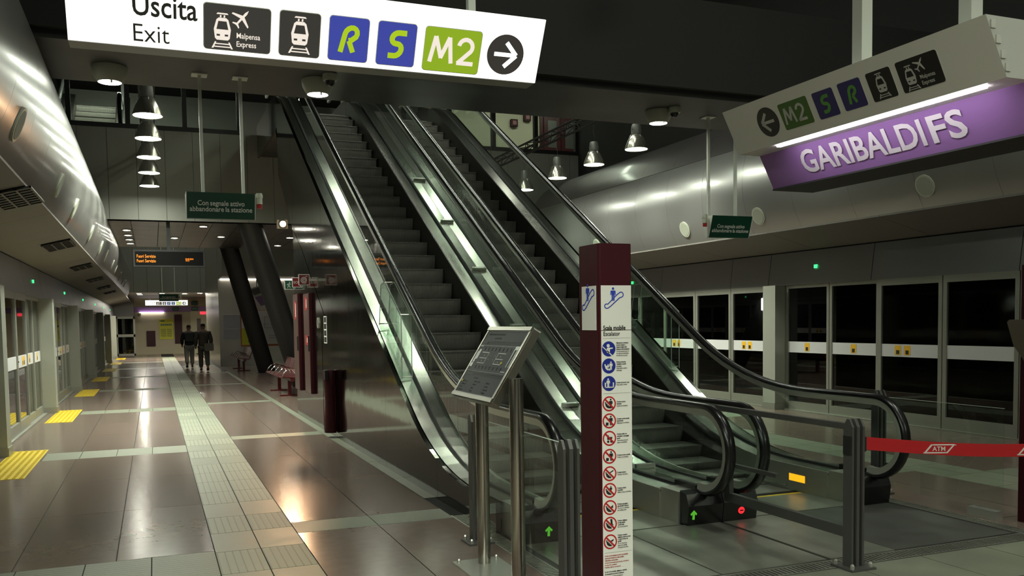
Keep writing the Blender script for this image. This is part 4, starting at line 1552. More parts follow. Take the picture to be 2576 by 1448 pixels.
def station_sign(lab):
    xm = 4.45
    t = thing('station_name_sign', (xm, 4.34, 2.57), lab, 'sign')
    y0, y1 = 3.255, 5.43
    up = [(3.825, 3.11), (3.975, 2.82), (2 * xm - 3.975, 2.82), (2 * xm - 3.825, 3.11)]
    MB().prism(up, y0, y1, 'y').build('upper_box', SIGNW, t)
    lo = [(4.15, 2.82), (4.275, 2.585), (2 * xm - 4.275, 2.585), (2 * xm - 4.15, 2.82)]
    lb = MB().prism(lo, y0 + .0, y1 - .0, 'y').build('purple_box', PURPLE, t)
    B('lower_edge', BLACKM, t, 4.265, 2 * xm - 4.265, y0, y1, 2.575, 2.586)
    B('light_tube', E_TUBE, t, 4.00, 4.03, y1 - 2.02, y1 - .38, 2.808, 2.819)
    for yy in (y1 - 1.137, y1 - 1.909):
        B('hanger_pole', POLE, t, xm - .46, xm - .38, yy - .04, yy + .04, 3.11, 9.0)
    for i, z in enumerate((3.07, 3.0, 2.93, 2.87)):
        xx = 3.825 + (3.11 - z) * .517
        B('hinge', SATIN, t, xx + .012, xx + .045, y0 - .006, y0, z - .022, z + .018)
    U = -YV
    O = Vector((3.975, y1, 2.82))
    V = Vector((3.825 - 3.975, 0, .29)).normalized()
    N = U.cross(V)
    sign_icons(t, O, U, V, N, [('arrow', .315, .520, .07, .25), ('M2', .558, .832, .069, .247), ('S', .884, 1.062, .069, .243), ('R', 1.108, 1.290, .072, .245), ('train', 1.339, 1.520, .072, .246), ('mxp', 1.562, 1.841, .07, .249)], False)
    O = Vector((4.15, y1, 2.81))
    V = Vector((4.15 - 4.275, 0, .225)).normalized()
    NL = mat('name_letters', (.66, .63, .66), .5)
    put_line('station_name', 'GARIBALDI', .228, O, U, V, NL, lb, (.394, -.19), 1.051, .02)
    put_line('station_name', 'FS', .228, O, U, V, NL, lb, (1.490, -.19), .243, .02)
    return t


station_sign('hanging purple GARIBALDI FS station sign under a white icon box with arrow')


def hang_sign(xa, xb, yy, zb, zt, ceil, lab, beacon_left, poles):
    t = thing('evacuation_sign', ((xa + xb) / 2, yy, zb), lab, 'sign')
    lean = .10
    prof = [(yy - .14, zt), (yy - .14 + lean, zb), (yy + .14 - lean, zb), (yy + .14, zt)]
    MB().prism(prof, xa, xb).build('sign_box', GREEN, t)
    for x in (xa - .008, xb):
        MB().prism([(p[0], p[1]) for p in prof], x, x + .008).build('end_plate', SIGNW, t)
    O = Vector((xa, yy - .14 + lean, zb))
    V = Vector((0, -lean, zt - zb)).normalized()
    W = xb - xa
    w_ = W / .75
    put_line('sign_word', 'Con segnale attivo', .082 * w_, O, XV, V, WHITE, t, (W * .155, .155 * w_), W * .69, .016)
    put_line('sign_word', 'abbandonare la stazione', .082 * w_, O, XV, V, WHITE, t, (W * .04, .085 * w_), W * .92, .016)
    for p in poles:
        pl = B('hanger_pole', POLE, t, p - .018, p + .018, yy - .018, yy + .018, zt, ceil - .012)
        B('ceiling_plate', POLE, pl, p - .085, p + .085, yy - .085, yy + .085, ceil - .012, ceil)
    bx = xa - .075 if beacon_left else xb + .055
    for z0, z1, r_, m, nm in ((.0, .05, .030, mat('beacon_red', (.42, .02, .02), .3), 'beacon_lens'), (.05, .12, .036, WPLAST, 'beacon_body'), (.12, .16, .040, WPLAST, 'beacon_ring'), (.16, .175, .034, WPLAST, 'beacon_top')):
        MB().lathe([(0, z0), (r_, z0), (r_, z1), (0, z1)], (bx, yy - .05, zt - .155), 14).build(nm, m, t, True)
    return t


hang_sign(.40, 1.145, 10.9, 2.87, 3.155, 4.5, 'green hanging sign Con segnale attivo on two poles, beside the row of bell lamps', False, (.585, 1.03))
hang_sign(7.42, 8.10, 10.9, 2.80, 3.10, 4.5, 'green hanging sign Con segnale attivo in front of the far curved cladding', True, (7.44, 7.90))
hang_sign(.30, 1.15, 45.0, 2.80, 3.13, 9.0, 'tiny distant green evacuation sign hanging before the far panelled wall', False, (.45, 1.0))

# LED train display
t = thing('led_display', (.41, 22.3, 3.02), 'black hanging LED display with orange Fuori Servizio text', 'display')
B('display_case', BLACKM, t, -.37, 1.18, 22.22, 22.42, 3.01, 3.40)
B('display_glass', mat('display_glass', (.004, .004, .004), .4, spec=.1), t, -.33, 1.14, 22.212, 22.22, 3.05, 3.36)
B('hanger_pole', BLACKM, t, .36, .44, 22.28, 22.36, 3.40, 4.05)
Od = Vector((-.37, 22.21, 3.01))
for s_, sz, u, v in (('Fuori Servizio', .105, .07, .205), ('Fuori Servizio', .105, .07, .10), ('03-03-2014', .054, 1.12, .165), ('16:13', .054, 1.12, .13)):
    put_text('led_text', s_, sz, Od, XV, ZV, E_AMB, t, (u, v), bold=.0, sx=.70, res=2)

# ================================================================== LAMPS
BELL_SPOT = bpy.data.lights.new('bell_beam', 'SPOT')      # the reflector throws most of the light down
BELL_SPOT.energy = 560
BELL_SPOT.color = LAMP
BELL_SPOT.spot_size = R(128)
BELL_SPOT.spot_blend = .9
BELL_SPOT.shadow_soft_size = .16


def bell(x, y, z, lab, grp, wire_top, lit=True, r=.2):
    t = thing('bell_lamp', (x, y, z), lab, 'lamp', grp)
    k = r / .2
    prof = [(.195, .004), (.20, 0), (.205, .006), (.190, .06), (.165, .13), (.13, .20), (.10, .245), (.085, .26), (.08, .262), (.08, .255), (.125, .19), (.16, .12), (.185, .05), (.195, .004)]
    MB().lathe([(a * k, b * k) for a, b in prof], (x, y, z), 28).build('bell_reflector', BELL, t, True)
    g = MB().lathe([(0, .262), (.088, .262), (.09, .30), (.085, .40), (.07, .44), (0, .445)], (x, y, z), 16).build('gear_housing', GEAR, t, True)
    B('gear_bracket', GEAR, g, x - .095, x + .095, y - .02, y + .02, z + .33, z + .36)
    MB().prism(circ(x, y, .182 * k, 24), z + .012, z + .018, 'z').build('lamp_glass', E_BELL if lit else GEAR, t)
    if lit:
        sd = BELL_SPOT
        so_ = bpy.data.objects.new('bell_beam', sd)
        COL.objects.link(so_)
        so_.parent = t
        so_.location = (0, 0, -.004)
    if wire_top:
        h = wire_top - z - .44
        MB().tube([(x, y, z + .44), (x + .015, y, z + .44 + h * .3), (x - .012, y, z + .44 + h * .6), (x, y, wire_top)], .006, 5).build('wire', DKSTEEL, t)
    for i in range(3):
        a = R(120 * i + 40)
        MB().tube([(x + .10 * math.cos(a), y + .10 * math.sin(a), z + .255), (x + .2 * math.cos(a), y + .2 * math.sin(a), z + .01)], .006, 4).build('clip_rod', SATIN, t)
    return t


for y in (13.85, 15.53, 17.25, 18.97, 20.74):
    bell(.03, y, 4.63, 'lit aluminium bell lamp in the row over the tactile strip', 'bell lamps over the pad side', 5.40)
for y in (13.95, 15.58, 17.27, 19.05):
    bell(8.02, y, 4.63, 'lit aluminium bell lamp hanging from the truss by the far curved cladding', 'bell lamps over the tunnel side', 5.40)
bell(8.0, 7.6, 5.6, 'unlit bell lamp in the dark behind the station sign pole', None, 8.95, False)
for x in (.03, 8.02):                       # unseen lamps added to light the foreground, rows continued out of frame
    for y in (-1.5, -3.2, -4.9) + ((.2, 1.9) if x < 1 else ()):
        bell(x, y, 4.63, 'unseen lit bell lamp added to brighten the foreground', 'bell lamps added out of view', 8.95)

# unseen floods: escalator rows read off deck reflections, the rest added for brightness
for x, y in [(a, b) for a in (4.21, 6.1) for b in (12.6, 14.2, 15.8, 17.4)] + [(0, 33), (2, 33), (0, 38), (2, 38), (0, 43), (2, 43)] + [(6.4, -1.5), (6.4, 2.5), (8.6, 4.5), (4.6, 5.5), (2.2, -1.5)]:
    if 1:
        t = thing('unseen_flood', (x, y, 8.5), 'square lit flood lamp high up ' + ('over the ribbon and totem, added to brighten them' if y < 8 else 'over the escalators behind the beam' if y < 22 else 'before the far panelled wall, added to light it'), 'lamp', 'ceiling floods ' + ('added over the entrance' if y < 8 else 'over the escalators' if y < 22 else 'added in the far void'))
        MB().prism([(x - .25, 8.52), (x - .2, 8.66), (x + .2, 8.66), (x + .25, 8.52)], y - .25, y + .25, 'y').build('lamp_case', GEAR, t)
        B('lamp_glass', emat('unseen_flood_glow', LAMP, 26) if y > 8 else emat('added_flood_glow', LAMP, 100), t, x - .22, x + .22, y - .22, y + .22, 8.51, 8.519)
        MB().tube([(x, y, 8.66), (x, y, 9.0)], .012, 5).build('lamp_stem', GEAR, t)

# trusses that carry the bell rows
for x, lab in ((8.02, 'black lattice truss carrying the bell lamps by the far curved cladding'), (.03, 'black lattice truss carrying the bell lamps over the tactile strip')):
    t = thing('lattice_truss', (x, 17, 5.42), lab, 'truss')
    y0, y1 = 12.6, 21.9
    ch = [(x - .11, 5.62), (x + .11, 5.62), (x, 5.43)]
    for cx_, cz_ in ch:
        MB().tube([(cx_, y0, cz_), (cx_, y1, cz_)], .024, 8).build('chord', BLACKM, t)
    n = 26
    lac = MB()
    for i in range(n):
        ya, yb = y0 + (y1 - y0) * i / n, y0 + (y1 - y0) * (i + 1) / n
        for p, q in ((0, 2), (1, 2), (0, 1)):
            a, b = (p, q) if i % 2 else (q, p)
            lac.tube([(ch[a][0], ya, ch[a][1]), (ch[b][0], yb, ch[b][1])], .010, 5)
    lac.build('lattice_bars', BLACKM, t)
    for yy in (13.2, 17.2, 21.2):
        MB().tube([(x, yy, 5.62), (x, yy, 9.0)], .008, 5).build('hanger_wire', DKSTEEL, t)
t = thing('spot_bar', (6.9, 7.3, 7.4), 'dark stage lamp bar hanging in the black ceiling void', 'lamp')
MB().tube([(6.6, 6.9, 7.2), (8.4, 8.4, 7.2)], .03, 8).build('bar', BLACKM, t)
MB().lathe([(0, .0), (.12, .02), (.14, .3), (.08, .36), (0, .36)], (6.9, 7.2, 6.85), 14).build('lamp_head', BLACKM, t)
MB().tube([(7.5, 7.65, 7.2), (7.5, 7.65, 9)], .01, 5).build('hanger_wire', BLACKM, t)


def bowl(x, y, z, lab):
    t = thing('bowl_lamp', (x, y, z), lab, 'lamp', 'bowl lamps under the beam')
    prof = [(.0, 0), (.185, 0), (.185, -.03), (.175, -.08), (.15, -.13), (.125, -.165), (.12, -.168), (.118, -.16), (0, -.16)]
    MB().lathe(prof, (x, y, z), 28).build('bowl', WPLAST, t, True)
    MB().prism(circ(x, y, .115, 24), z - .168, z - .161, 'z').build('lamp_glass', E_BOWL, t)
    MB().lathe([(0, -.20), (.012, -.19), (.012, -.166)], (x + .02, y - .11, z), 8).build('catch', WPLAST, t)
    return t


for x, y, lab in ((-.35, 10.9, 'lit bowl lamp under the beam beside the curved cladding'), (1.89, 10.72, 'lit bowl lamp with dome camera under the beam over the escalators'), (6.56, 10.8, 'lit bowl lamp with dome camera under the beam near the station sign'), (8.77, 10.8, 'lit bowl lamp under the beam hidden behind the station sign')):
    bowl(x, y, 4.5, lab)
for x, y, lab in ((1.98, 10.42, 'small dome security camera by the bowl lamp over the escalators'), (6.66, 10.55, 'small dome security camera by the bowl lamp near the station sign')):
    t = thing('dome_camera', (x, y, 4.4), lab, 'camera')
    MB().lathe([(0, 0), (.082, 0), (.085, -.06), (.075, -.075), (0, -.075)], (x, y, 4.5), 18).build('camera_base', WPLAST, t, True)
    MB().lathe([(.058, -.075), (.054, -.10), (.038, -.125), (.015, -.135), (0, -.136)], (x, y, 4.5), 16).build('camera_dome', BLACK, t, True)

# warm floodlight under the mezzanine edge
t = thing('flood_lamp', (2.84, 21.1, 3.95), 'very bright warm floodlight under the mezzanine edge by the leaning pillars', 'lamp')
B('lamp_housing', GEAR, t, 2.72, 2.96, 21.12, 21.26, 3.84, 4.04)
MB().tube([(2.84, 21.25, 4.0), (2.84, 21.98, 4.1)], .02, 6).build('lamp_arm', GEAR, t)
MB().lathe([(0, 0), (.07, 0), (.085, .03), (.085, .06), (0, .06)], (2.84, 21.06, 3.94), 16, 'y').build('lamp_rim', SATIN, t)
MB().prism(circ(2.84, 3.94, .066, 16), 21.046, 21.058, 'y').build('lamp_glass', E_WARM, t)
ld = bpy.data.lights.new('flood_light', 'SPOT')
ld.energy = 300
ld.color = (1, .60, .32)
ld.spot_size = R(42)
ld.spot_blend = .5
ld.shadow_soft_size = .12
lo_ = bpy.data.objects.new('flood_light', ld)
COL.objects.link(lo_)
lo_.location = (2.84, 21.02, 3.94)
lo_.rotation_euler = (Vector((1.5, 10.0, 0)) - Vector(lo_.location)).to_track_quat('-Z', 'Y').to_euler()

# ================================================================== ON THE STEEL SIDE WALL
for i, (y0, y1, z0, z1) in enumerate(((15.90, 16.45, .48, 2.18), (14.70, 15.27, .50, 2.15))):
    t = thing('fire_cabinet', (2.35, (y0 + y1) / 2, z0), ('maroon wall cabinet with red label at the far end of the steel wall', 'maroon wall cabinet with red labels between the bin and the other cabinet')[i], 'cabinet')
    B('cabinet_body', MAROON, t, 2.365, 2.409, y0, y1, z0, z1)
    dr = B('cabinet_door', mat('cabinet_front', (.10, .055, .05), .3, .3), t, 2.353, 2.365, y0 + .01, y1 - .01, z0 + .01, z1 - .01)
    for zz, hh in ((z1 - .28, .22), (z1 - .85, .16)) if i else ((z1 - .45, .32),):
        B('red_label', mat('label_bright_red', (.26, .02, .018), .5), dr, 2.350, 2.353, y0 + .16, y1 - .16, zz, zz + hh)
        B('label_white', WHITE, dr, 2.348, 2.350, y0 + .2, y0 + .24, zz + .04, zz + hh - .04)
    B('handle', BLACKM, dr, 2.335, 2.353, y0 + .03, y0 + .06, z0 + .7, z0 + .95)
sg = MB()
for i, (y, name, m, lab) in enumerate(((16.6, 'exit_flag_sign', mat('flag_green', (.006, .075, .04), .5), 'green running man flag sign above the far steel wall cabinet'),
                                       (15.4, 'sos_flag_sign', mat('flag_red', (.20, .012, .018), .5), 'red SOS flag sign projecting from the steel wall'),
                                       (14.15, 'hose_flag_sign', mat('flag_red2', (.20, .012, .018), .5), 'red fire hose flag sign with white spiral on the steel wall'))):
    a = .17
    cz = (2.36, 2.35, 2.335)[i]
    x1 = (2.405, 2.37, 2.29)[i]
    t = thing(name, (x1 - a / 2, y, cz - a / 2), lab, 'sign')
    O = Vector((x1 - a, y, cz - a / 2))
    B('plate', WHITE, t, x1 - a, x1, y, y + .012, cz - a / 2, cz + a / 2)
    MB().frameprism(O, XV, ZV, -YV, [(.012, .012), (a - .012, .012), (a - .012, a - .012), (.012, a - .012)], 0, .002).build('plate_field', m, t)
    B('bracket', SATIN, t, x1, 2.409, y, y + .012, cz - .02, cz + .02)
    if i == 2:
        mb = MB()
        pts = [(a / 2 + (.008 + .046 * q / 60) * math.cos(q * .30), a / 2 - .005 + (.008 + .046 * q / 60) * math.sin(q * .30)) for q in range(61)]
        stroke(mb, O, XV, ZV, -YV, pts, .009, .002, .003)
        stroke(mb, O, XV, ZV, -YV, [(a / 2 + .02, a - .035), (a - .03, a - .035)], .008, .002, .003)
        mb.build('spiral', WHITE, t)
    elif i == 1:
        put_text('lettering', 'SOS', .058, O, XV, ZV, WHITE, t, (.022, .065), bold=.01)
        mb = MB()
        for r_ in (.03, .045):
            stroke(mb, O, XV, ZV, -YV, [(.115 + r_ * math.cos(R(q)) * .65, .04 + r_ * math.sin(R(q)) * .65) for q in range(-60, 61, 20)], .006, .002, .003)
        mb.build('sound_waves', WHITE, t)
    else:
        mb = MB()
        for p, q in (((.08, .05), (.115, .11)), ((.115, .11), (.13, .17)), ((.13, .11), (.155, .05)), ((.10, .16), (.07, .12)), ((.135, .165), (.17, .14))):
            stroke(mb, O, XV, ZV, -YV, [(p[0] * .65, p[1] * .65), (q[0] * .65, q[1] * .65)], .013, .002, .003)
        mb.frameprism(O, XV, ZV, -YV, circ(.092, .13, .010, 10), .002, .003)
        mb.build('running_man', WHITE, t)
t = thing('round_wall_plate', (2.41, 14.1, 1.55), 'small steel ring plate on the steel side wall beside the cabinet', 'plate')
MB().lathe([(.05, 0), (.085, 0), (.085, -.015), (.05, -.015), (.05, 0)], (2.410, 14.15, 1.66), 20, 'x').build('ring', SATIN, t)
t = thing('wall_label_strip', (2.41, 13.65, 1.4), 'white strip of four black pictograms on the steel wall above the bin', 'label')
B('strip', WHITE, t, 2.409, 2.415, 13.45, 13.68, 1.35, 1.76)
for i in range(4):
    B('pictogram', INK, t, 2.407, 2.409, 13.475, 13.655, 1.365 + .1 * i, 1.445 + .1 * i)
# litter bin with a waisted profile
t = thing('litter_bin', (2.36, 12.95, .08), 'maroon waisted litter bin fixed to the steel side wall', 'bin')
prof = [(0, .0), (.102, .0), (.108, .02), (.105, .18), (.092, .33), (.088, .45), (.096, .60), (.106, .74), (.110, .90), (.106, .905), (.095, .90), (.09, .80), (0, .80)]
MB().lathe(prof, (2.358, 12.95, .07), 24, 'z', R(62), R(298)).build('bin_body', MAROON, t, True)
B('bin_back', MAROON, t, 2.395, 2.409, 12.855, 13.045, .08, .97)
MB().prism([(12.83, .84), (12.90, .84), (12.90, .978), (12.83, .978)], 2.255, 2.30).build('bin_mouth', BLACKM, t)

# ================================================================== LEANING PILLARS, BENCHES, BLOCK BEYOND
DKP = mat('pillar_black', (.012, .0115, .011), .5)
for a, b, lab in (((3.62, 23.75, 0), (2.25, 22.42, 4.05), 'thick black leaning pillar next to the warm floodlight'), ((3.55, 31.2, 0), (2.22, 29.55, 4.4), 'thick black leaning pillar before the poster wall')):
    t = thing('leaning_pillar', a, lab, 'pillar')
    A_, B_ = Vector(a), Vector(b)
    ax = (B_ - A_).normalized()
    n = 28
    mb = MB()
    for P, zz in ((A_, 0.0), (B_, b[2])):
        for k in range(n):
            an = 2 * math.pi * k / n
            mb.v.append((P.x + .29 * math.cos(an), P.y + .27 * math.sin(an), zz))
    for k in range(n):
        l = (k + 1) % n
        mb.f.append((k, l, n + l, n + k))
    mb.f += [tuple(range(n - 1, -1, -1)), tuple(range(n, 2 * n))]
    mb.build('pillar_shaft', DKP, t, True)
    MB().lathe([(0, .012), (.36, .012), (.36, 0)], (a[0], a[1], 0), 24).build('pillar_foot', DKSTEEL, t)


BMAR = mat('bench_maroon', (.10, .015, .016), .3, .2)


def bench(x, y0, y1, lab):
    t = thing('bench', (x, (y0 + y1) / 2, 0), lab, 'bench')
    n = 4
    L = (y1 - y0) / n
    for i in range(n):
        a, b = y0 + L * i + .02, y0 + L * (i + 1) - .02
        MB().prism([(x - .25, .44), (x - .22, .455), (x + .10, .42), (x + .17, .43), (x + .30, .82), (x + .28, .83), (x + .15, .46), (x + .10, .445), (x - .22, .475), (x - .27, .455)], a, b, 'y').build('seat_shell', BMAR, t)
    B('beam', BMAR, t, x - .04, x + .04, y0, y1, .36, .42)
    for yy in (y0 + L * .7, y1 - L * .7):
        lg = B('leg', BMAR, t, x - .04, x + .04, yy - .04, yy + .04, 0, .36)
        B('foot', BMAR, t, x - .22, x + .22, yy - .03, yy + .03, 0, .03)
    for i in range(n + 1):
        yy = y0 + L * i
        pts = [(x - .24 + .42 * q / 10, yy, .45 + .20 * math.sin(math.pi * q / 10) ** .7) for q in range(11)]
        MB().tube(pts, .012, 6).build('armrest', mat('chrome', (.8, .8, .78), .1, 1), t, True)
    return t


bench(2.86, 20.4, 23.2, 'maroon bench with chrome armrests beyond the steel wall cabinets')
bench(2.95, 32.6, 35.6, 'maroon bench with chrome armrests in front of the poster wall')

bk = thing('escalator_block_far', (4.2, 37, 0), kind='structure')
FSTEEL = mat('far_steel', (.36, .34, .30), .3, .8)
B('front_wall', FSTEEL, bk, 2.42, 6.0, 37.0, 37.1, 0, 4.0)
B('side_wall', FSTEEL, bk, 2.42, 2.5, 37.1, 46, 0, 6)
B('overhang', FSTEEL, bk, 2.42, 6.0, 34.6, 37.0, 3.45, 5.2)
B('cove_lamp', emat('cove_glow', (1, .93, .8), 5), bk, 2.5, 5.9, 36.8, 36.95, 3.42, 3.45)
for i, (x0, x1, z0, z1) in enumerate(((2.59, 3.19, 1.5, 2.04), (2.58, 3.18, 1.07, 1.48))):
    t = thing('notice_sheet', ((x0 + x1) / 2, 36.97, z0), ('plain pale notice sheet on the far steel wall, upper of two', 'plain pale notice sheet on the far steel wall, lower of two')[i], 'notice')
    B('sheet', mat('pale_notice', (.42, .42, .46), .5), t, x0, x1, 36.98, 37.0, z0, z1)
    B('sheet_trim', SATIN, t, x0, x1, 36.975, 37.0, z1, z1 + .015)
t = thing('map_board', (4.0, 36.95, .8), 'poster board with line map and yellow notice between the leaning pillars', 'poster')
B('board', mat('board_orange', (.45, .12, .03), .5), t, 3.22, 4.78, 36.96, 37.0, .78, 2.22)
B('sheet_yellow', mat('poster_yellow', (.62, .62, .02), .5), t, 3.26, 3.85, 36.95, 36.96, .84, 1.48)
B('sheet_white', WHITE, t, 3.26, 3.85, 36.95, 36.96, 1.49, 2.18)
mp_ = B('sheet_map', WHITE, t, 3.90, 4.74, 36.95, 36.96, .86, 2.2)
ml_ = MB()
for x, z0, z1 in ((4.15, 1.5, 1.95), (4.4, 1.6, 1.8)):
    ml_.box(x, x + .012, 36.944, 36.95, z0, z1)
for x0, x1, z in ((4.15, 4.4, 1.95), (4.4, 4.6, 1.8), (4.2, 4.5, 1.5), (4.1, 4.3, 1.65), (4.3, 4.6, 1.2), (4.3, 4.6, 1.1)):
    ml_.box(x0, x1, 36.944, 36.95, z, z + .012)
ml_.build('map_lines', INKG, mp_)
B('yellow_print', mat('poster_ink', (.05, .06, .02), .5), t, 3.5, 3.7, 36.946, 36.95, .95, 1.15)
t = thing('sign_reflection', (3.75, 35.5, 2.8), 'reflection of a white and purple sign, modelled solid between the leaning pillars', 'sign')  # a sign's reflection in the steel wall, modelled as a solid shape
MB().prism([(3.4, 2.98), (3.9, 3.16), (4.05, 2.78), (3.6, 2.68)], 35.4, 35.8, 'y').build('sign_box', SIGNW, t)
MB().prism([(3.68, 2.70), (4.02, 2.78), (4.0, 2.4), (3.9, 2.36)], 35.42, 35.78, 'y').build('purple_box', PURPLE, t)
MB().prism([(3.5, 2.96), (3.82, 3.07), (3.9, 2.86), (3.62, 2.76)], 35.38, 35.4, 'y').build('icon_panel', INKG, t)
MB().tube([(3.75, 35.6, 3.1), (3.75, 35.6, 3.45)], .02, 6).build('hanger_pole', POLE, t)

t = thing('upper_station_sign', (-1.35, 24.2, 7.7), 'white and purple hanging sign seen through the glazing over the upper escalator', 'sign')
MB().prism([(-1.62, 8.35), (-1.42, 8.42), (-1.12, 7.75), (-1.22, 7.70)], 24.1, 24.5, 'y').build('sign_box', SIGNW, t)
MB().prism([(-1.72, 8.35), (-1.45, 8.40), (-1.50, 8.05)], 24.12, 24.48, 'y').build('purple_box', PURPLE, t)
for i in range(5):
    MB().prism([(-1.46 + .06 * i, 8.26 - .115 * i), (-1.38 + .06 * i, 8.29 - .115 * i), (-1.345 + .06 * i, 8.21 - .115 * i), (-1.425 + .06 * i, 8.18 - .115 * i)], 24.09, 24.1, 'y').build('icon_panel', INK, t)
MB().tube([(-1.5, 24.3, 8.38), (-1.5, 24.3, 9.0)], .02, 6).build('hanger_pole', POLE, t)

# far wall things
def wall_box(name, x0, x1, z0, z1, m, lab, cat, d=.1):
    t = thing(name, ((x0 + x1) / 2, 55.95, z0), lab, cat)
    B('body', m, t, x0, x1, 56 - d, 55.998, z0, z1)
    B('front', m, t, x0 + .03, x1 - .03, 56 - d - .02, 56 - d, z0 + .03, z1 - .03)
    return t


wall_box('wall_cabinet', -.38, .10, .48, 1.37, MAROON, 'small maroon cabinet low on the far beige wall', 'cabinet')
wall_box('maroon_cabinet', 1.16, 1.58, .61, 2.30, MAROON, 'tall maroon cabinet beside the yellow poster on the far wall', 'cabinet')
t = thing('yellow_poster', (.7, 55.95, .87), 'yellow information poster on the far beige wall', 'poster')
B('poster', mat('poster_bright_yellow', (.66, .64, .02), .5), t, .33, 1.09, 55.94, 55.998, .87, 2.03)
pb = MB()
for i in range(6):
    pb.box(.40 + .105 * i, .48 + .105 * i, 55.932, 55.94, 1.66, 1.76)
for i in range(9):
    pb.box(.40, .68, 55.932, 55.94, 1.0 + .055 * i, 1.018 + .055 * i)
    pb.box(.74, 1.0, 55.932, 55.94, 1.0 + .055 * i, 1.018 + .055 * i)
pb.box(.40, .62, 55.932, 55.94, 1.9, 1.96)
pb.build('poster_print', mat('poster_ink2', (.03, .10, .08), .5), t, kind='stuff')
for x, z, lab in ((1.25, 2.62, 'small dark exit box hanging on the purple band near the poster'), (2.3, 2.62, 'small dark exit box hanging on the purple band near the cream door'), (2.3, 2.95, 'small dark display box above the purple band')):
    t = thing('exit_box', (x, 55.8, z), lab, 'sign')
    B('case', BLACKM, t, x - .17, x + .17, 55.75, 55.9, z - .09, z + .09)
    B('face', mat('exit_face', (.03, .16, .08), .4), t, x - .14, x + .14, 55.74, 55.75, z - .06, z + .06)
t = thing('dome_camera', (-.75, 55.9, 2.3), 'small white camera under the purple band on the far wall', 'camera')
MB().lathe([(0, .1), (.09, .1), (.1, .02), (.07, -.08), (0, -.1)], (-.72, 55.88, 2.3), 12).build('camera_body', WPLAST, t, True)
B('camera_arm', WPLAST, t, -.75, -.69, 55.9, 56.0, 2.34, 2.4)

# ================================================================== PEOPLE
def skin_mesh(name, nodes, edges, m, parent, sub=2, root=0):
    me = bpy.data.meshes.new(name)
    me.from_pydata([n[:3] for n in nodes], edges, [])
    o = bpy.data.objects.new(name, me)
    COL.objects.link(o)
    sk = o.modifiers.new('skin', 'SKIN')
    for i, n in enumerate(nodes):
        v = me.skin_vertices[0].data[i]
        v.radius = (n[3], n[4] if len(n) > 4 else n[3])
        v.use_root = (i == root)
    sk.use_smooth_shade = True
    ss = o.modifiers.new('sub', 'SUBSURF')
    ss.levels = ss.render_levels = sub
    dg = bpy.context.evaluated_depsgraph_get()
    res = bpy.data.meshes.new_from_object(o.evaluated_get(dg))
    bpy.data.objects.remove(o)
    res.name = name
    res.materials.clear()
    res.materials.append(m)
    for p in res.polygons:
        p.use_smooth = True
    return link(name, res, parent)


SKIN = mat('skin', (.20, .12, .085), .6)


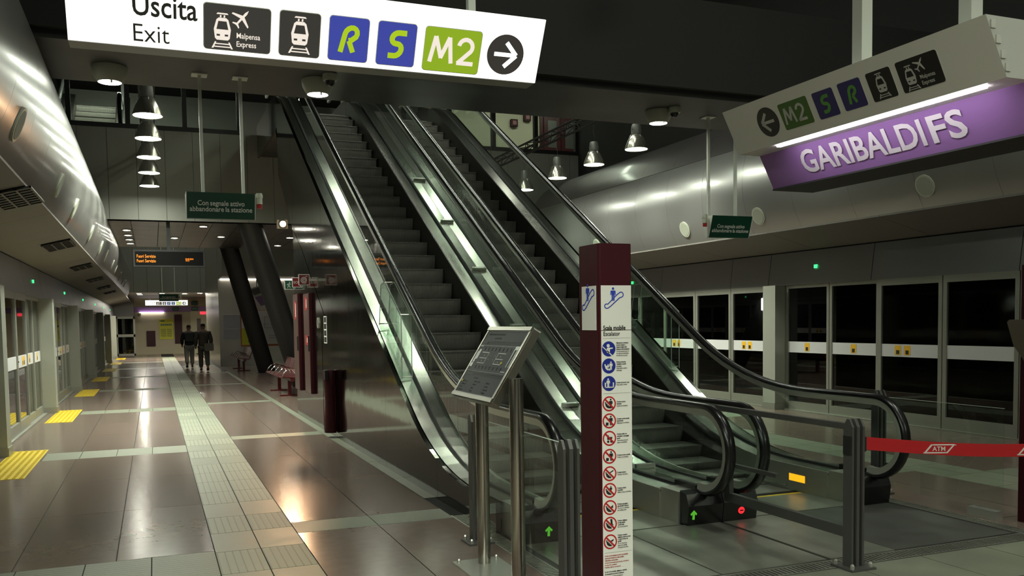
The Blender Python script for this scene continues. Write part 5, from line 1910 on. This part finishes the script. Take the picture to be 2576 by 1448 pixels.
def person(x, y, s, mirror, jacket, trousers, lab, bag):
    t = thing('person', (x, y, 0), lab, 'person')
    k = s / 1.75

    def P(a, b, c, r, r2=None):
        a = -a if mirror else a
        return (x + a * k, y + b * k, c * k, r * k, (r2 or r) * k)
    # one body: pelvis, spine, neck, head, arms, legs, mid-stride, walking away
    nodes = [P(0, 0, .95, .15, .11), P(0, .01, 1.12, .14, .10), P(0, .02, 1.30, .17, .11), P(0, .02, 1.43, .13, .09), P(0, .03, 1.52, .055), P(0, .05, 1.60, .085, .095), P(0, .05, 1.68, .085, .095),
             P(.10, .0, .88, .095), P(.10, .14, .50, .065), P(.10, .10, .10, .045), P(.10, .26, .035, .04, .03),
             P(-.10, .0, .88, .095), P(-.11, -.08, .50, .065), P(-.11, -.34, .16, .045), P(-.11, -.26, .04, .04, .03),
             P(.20, .02, 1.40, .07), P(.27, -.05, 1.14, .052), P(.27, .06, .90, .038), P(.27, .10, .80, .035, .02),
             P(-.20, .02, 1.40, .07), P(-.27, .02, 1.14, .052), P(-.26, .16, .92, .038), P(-.26, .22, .84, .035, .02)]
    edges = [(0, 1), (1, 2), (2, 3), (3, 4), (4, 5), (5, 6), (0, 7), (7, 8), (8, 9), (9, 10), (0, 11), (11, 12), (12, 13), (13, 14), (3, 15), (15, 16), (16, 17), (17, 18), (3, 19), (19, 20), (20, 21), (21, 22)]
    skin_mesh('body', nodes, edges, SKIN, t, 2)
    g = 1.14
    def Q(a, b, c, r, r2=None):
        q = P(a, b, c, r, r2)
        return (*q[:3], q[3] * g + .008, q[4] * g + .008)
    jn = [Q(0, 0, .86, .17, .13), Q(0, .0, 1.0, .165, .125), Q(0, .01, 1.15, .165, .12), Q(0, .02, 1.32, .18, .125), Q(0, .02, 1.44, .125, .095),
          Q(.20, .02, 1.40, .075), Q(.27, -.05, 1.14, .062), Q(.27, .05, .92, .05), Q(-.20, .02, 1.40, .075), Q(-.27, .02, 1.14, .062), Q(-.26, .15, .94, .05)]
    skin_mesh('jacket', jn, [(0, 1), (1, 2), (2, 3), (3, 4), (4, 5), (5, 6), (6, 7), (4, 8), (8, 9), (9, 10)], jacket, t, 2)
    tn = [Q(0, 0, .94, .14, .11), Q(.10, 0, .85, .10), Q(.10, .14, .50, .075), Q(.10, .10, .13, .062), Q(-.10, 0, .85, .10), Q(-.11, -.08, .50, .075), Q(-.11, -.32, .19, .062)]
    skin_mesh('trousers', tn, [(0, 1), (1, 2), (2, 3), (0, 4), (4, 5), (5, 6)], trousers, t, 2)
    for nm, pts in (('shoe', [P(.10, .06, .05, .05, .045), P(.10, .18, .045, .05, .035), P(.10, .28, .04, .045, .03)]), ('shoe', [P(-.11, -.36, .12, .05, .045), P(-.11, -.27, .055, .05, .035), P(-.11, -.19, .035, .045, .03)])):
        skin_mesh(nm, [(*q[:3], q[3] * 1.05, q[4]) for q in pts], [(0, 1), (1, 2)], BLACKM, t, 1)
    hn = [P(0, .02, 1.62, .092, .10), P(0, .03, 1.70, .096, .105), P(0, .04, 1.735, .07, .08)]
    skin_mesh('hair', hn, [(0, 1), (1, 2)], mat('hair_dark', (.012, .010, .009), .7), t, 1)
    for sx_ in (-1, 1):
        px_ = x + sx_ * .088 * k
        MB().lathe([(0, -.012 * k), (.022 * k, -.008 * k), (.026 * k, 0), (.022 * k, .008 * k), (0, .012 * k)], (px_, y + .05 * k, 1.625 * k), 8, 'x').build('ear', SKIN, t, True)
    if bag == 'pack':
        MB().prism(rrect(x - .15 * k, x + .15 * k, 1.08 * k, 1.42 * k, .05 * k), y - .29 * k, y - .13 * k, 'y').build('backpack', mat('pack_black', (.018, .018, .022), .6), t)
    else:
        sgn = 1
        MB().prism(rrect(x + .02 * k, x + .34 * k, .74 * k, 1.02 * k, .04 * k), y - .24 * k, y - .15 * k, 'y').build('shoulder_bag', mat('bag_grey', (.16, .15, .12), .7), t)
        MB().tube([(x + .30 * k, y - .20 * k, 1.0 * k), (x + .1 * k, y - .16 * k, 1.25 * k), (x - .12 * k, y - .06 * k, 1.47 * k)], .014 * k, 6).build('bag_strap', mat('bag_strap', (.05, .04, .035), .7), t)
    return t


person(1.27, 36.8, 1.68, False, mat('jacket_black', (.016, .017, .022), .7), mat('trousers_pale', (.30, .29, .26), .8), 'person in black jacket and pale trousers with backpack, walking away', 'pack')
person(1.66, 34.0, 1.72, True, mat('jacket_brown', (.050, .040, .030), .7), mat('trousers_grey', (.085, .08, .07), .8), 'person in brown jacket with grey shoulder bag, walking away', 'bag')
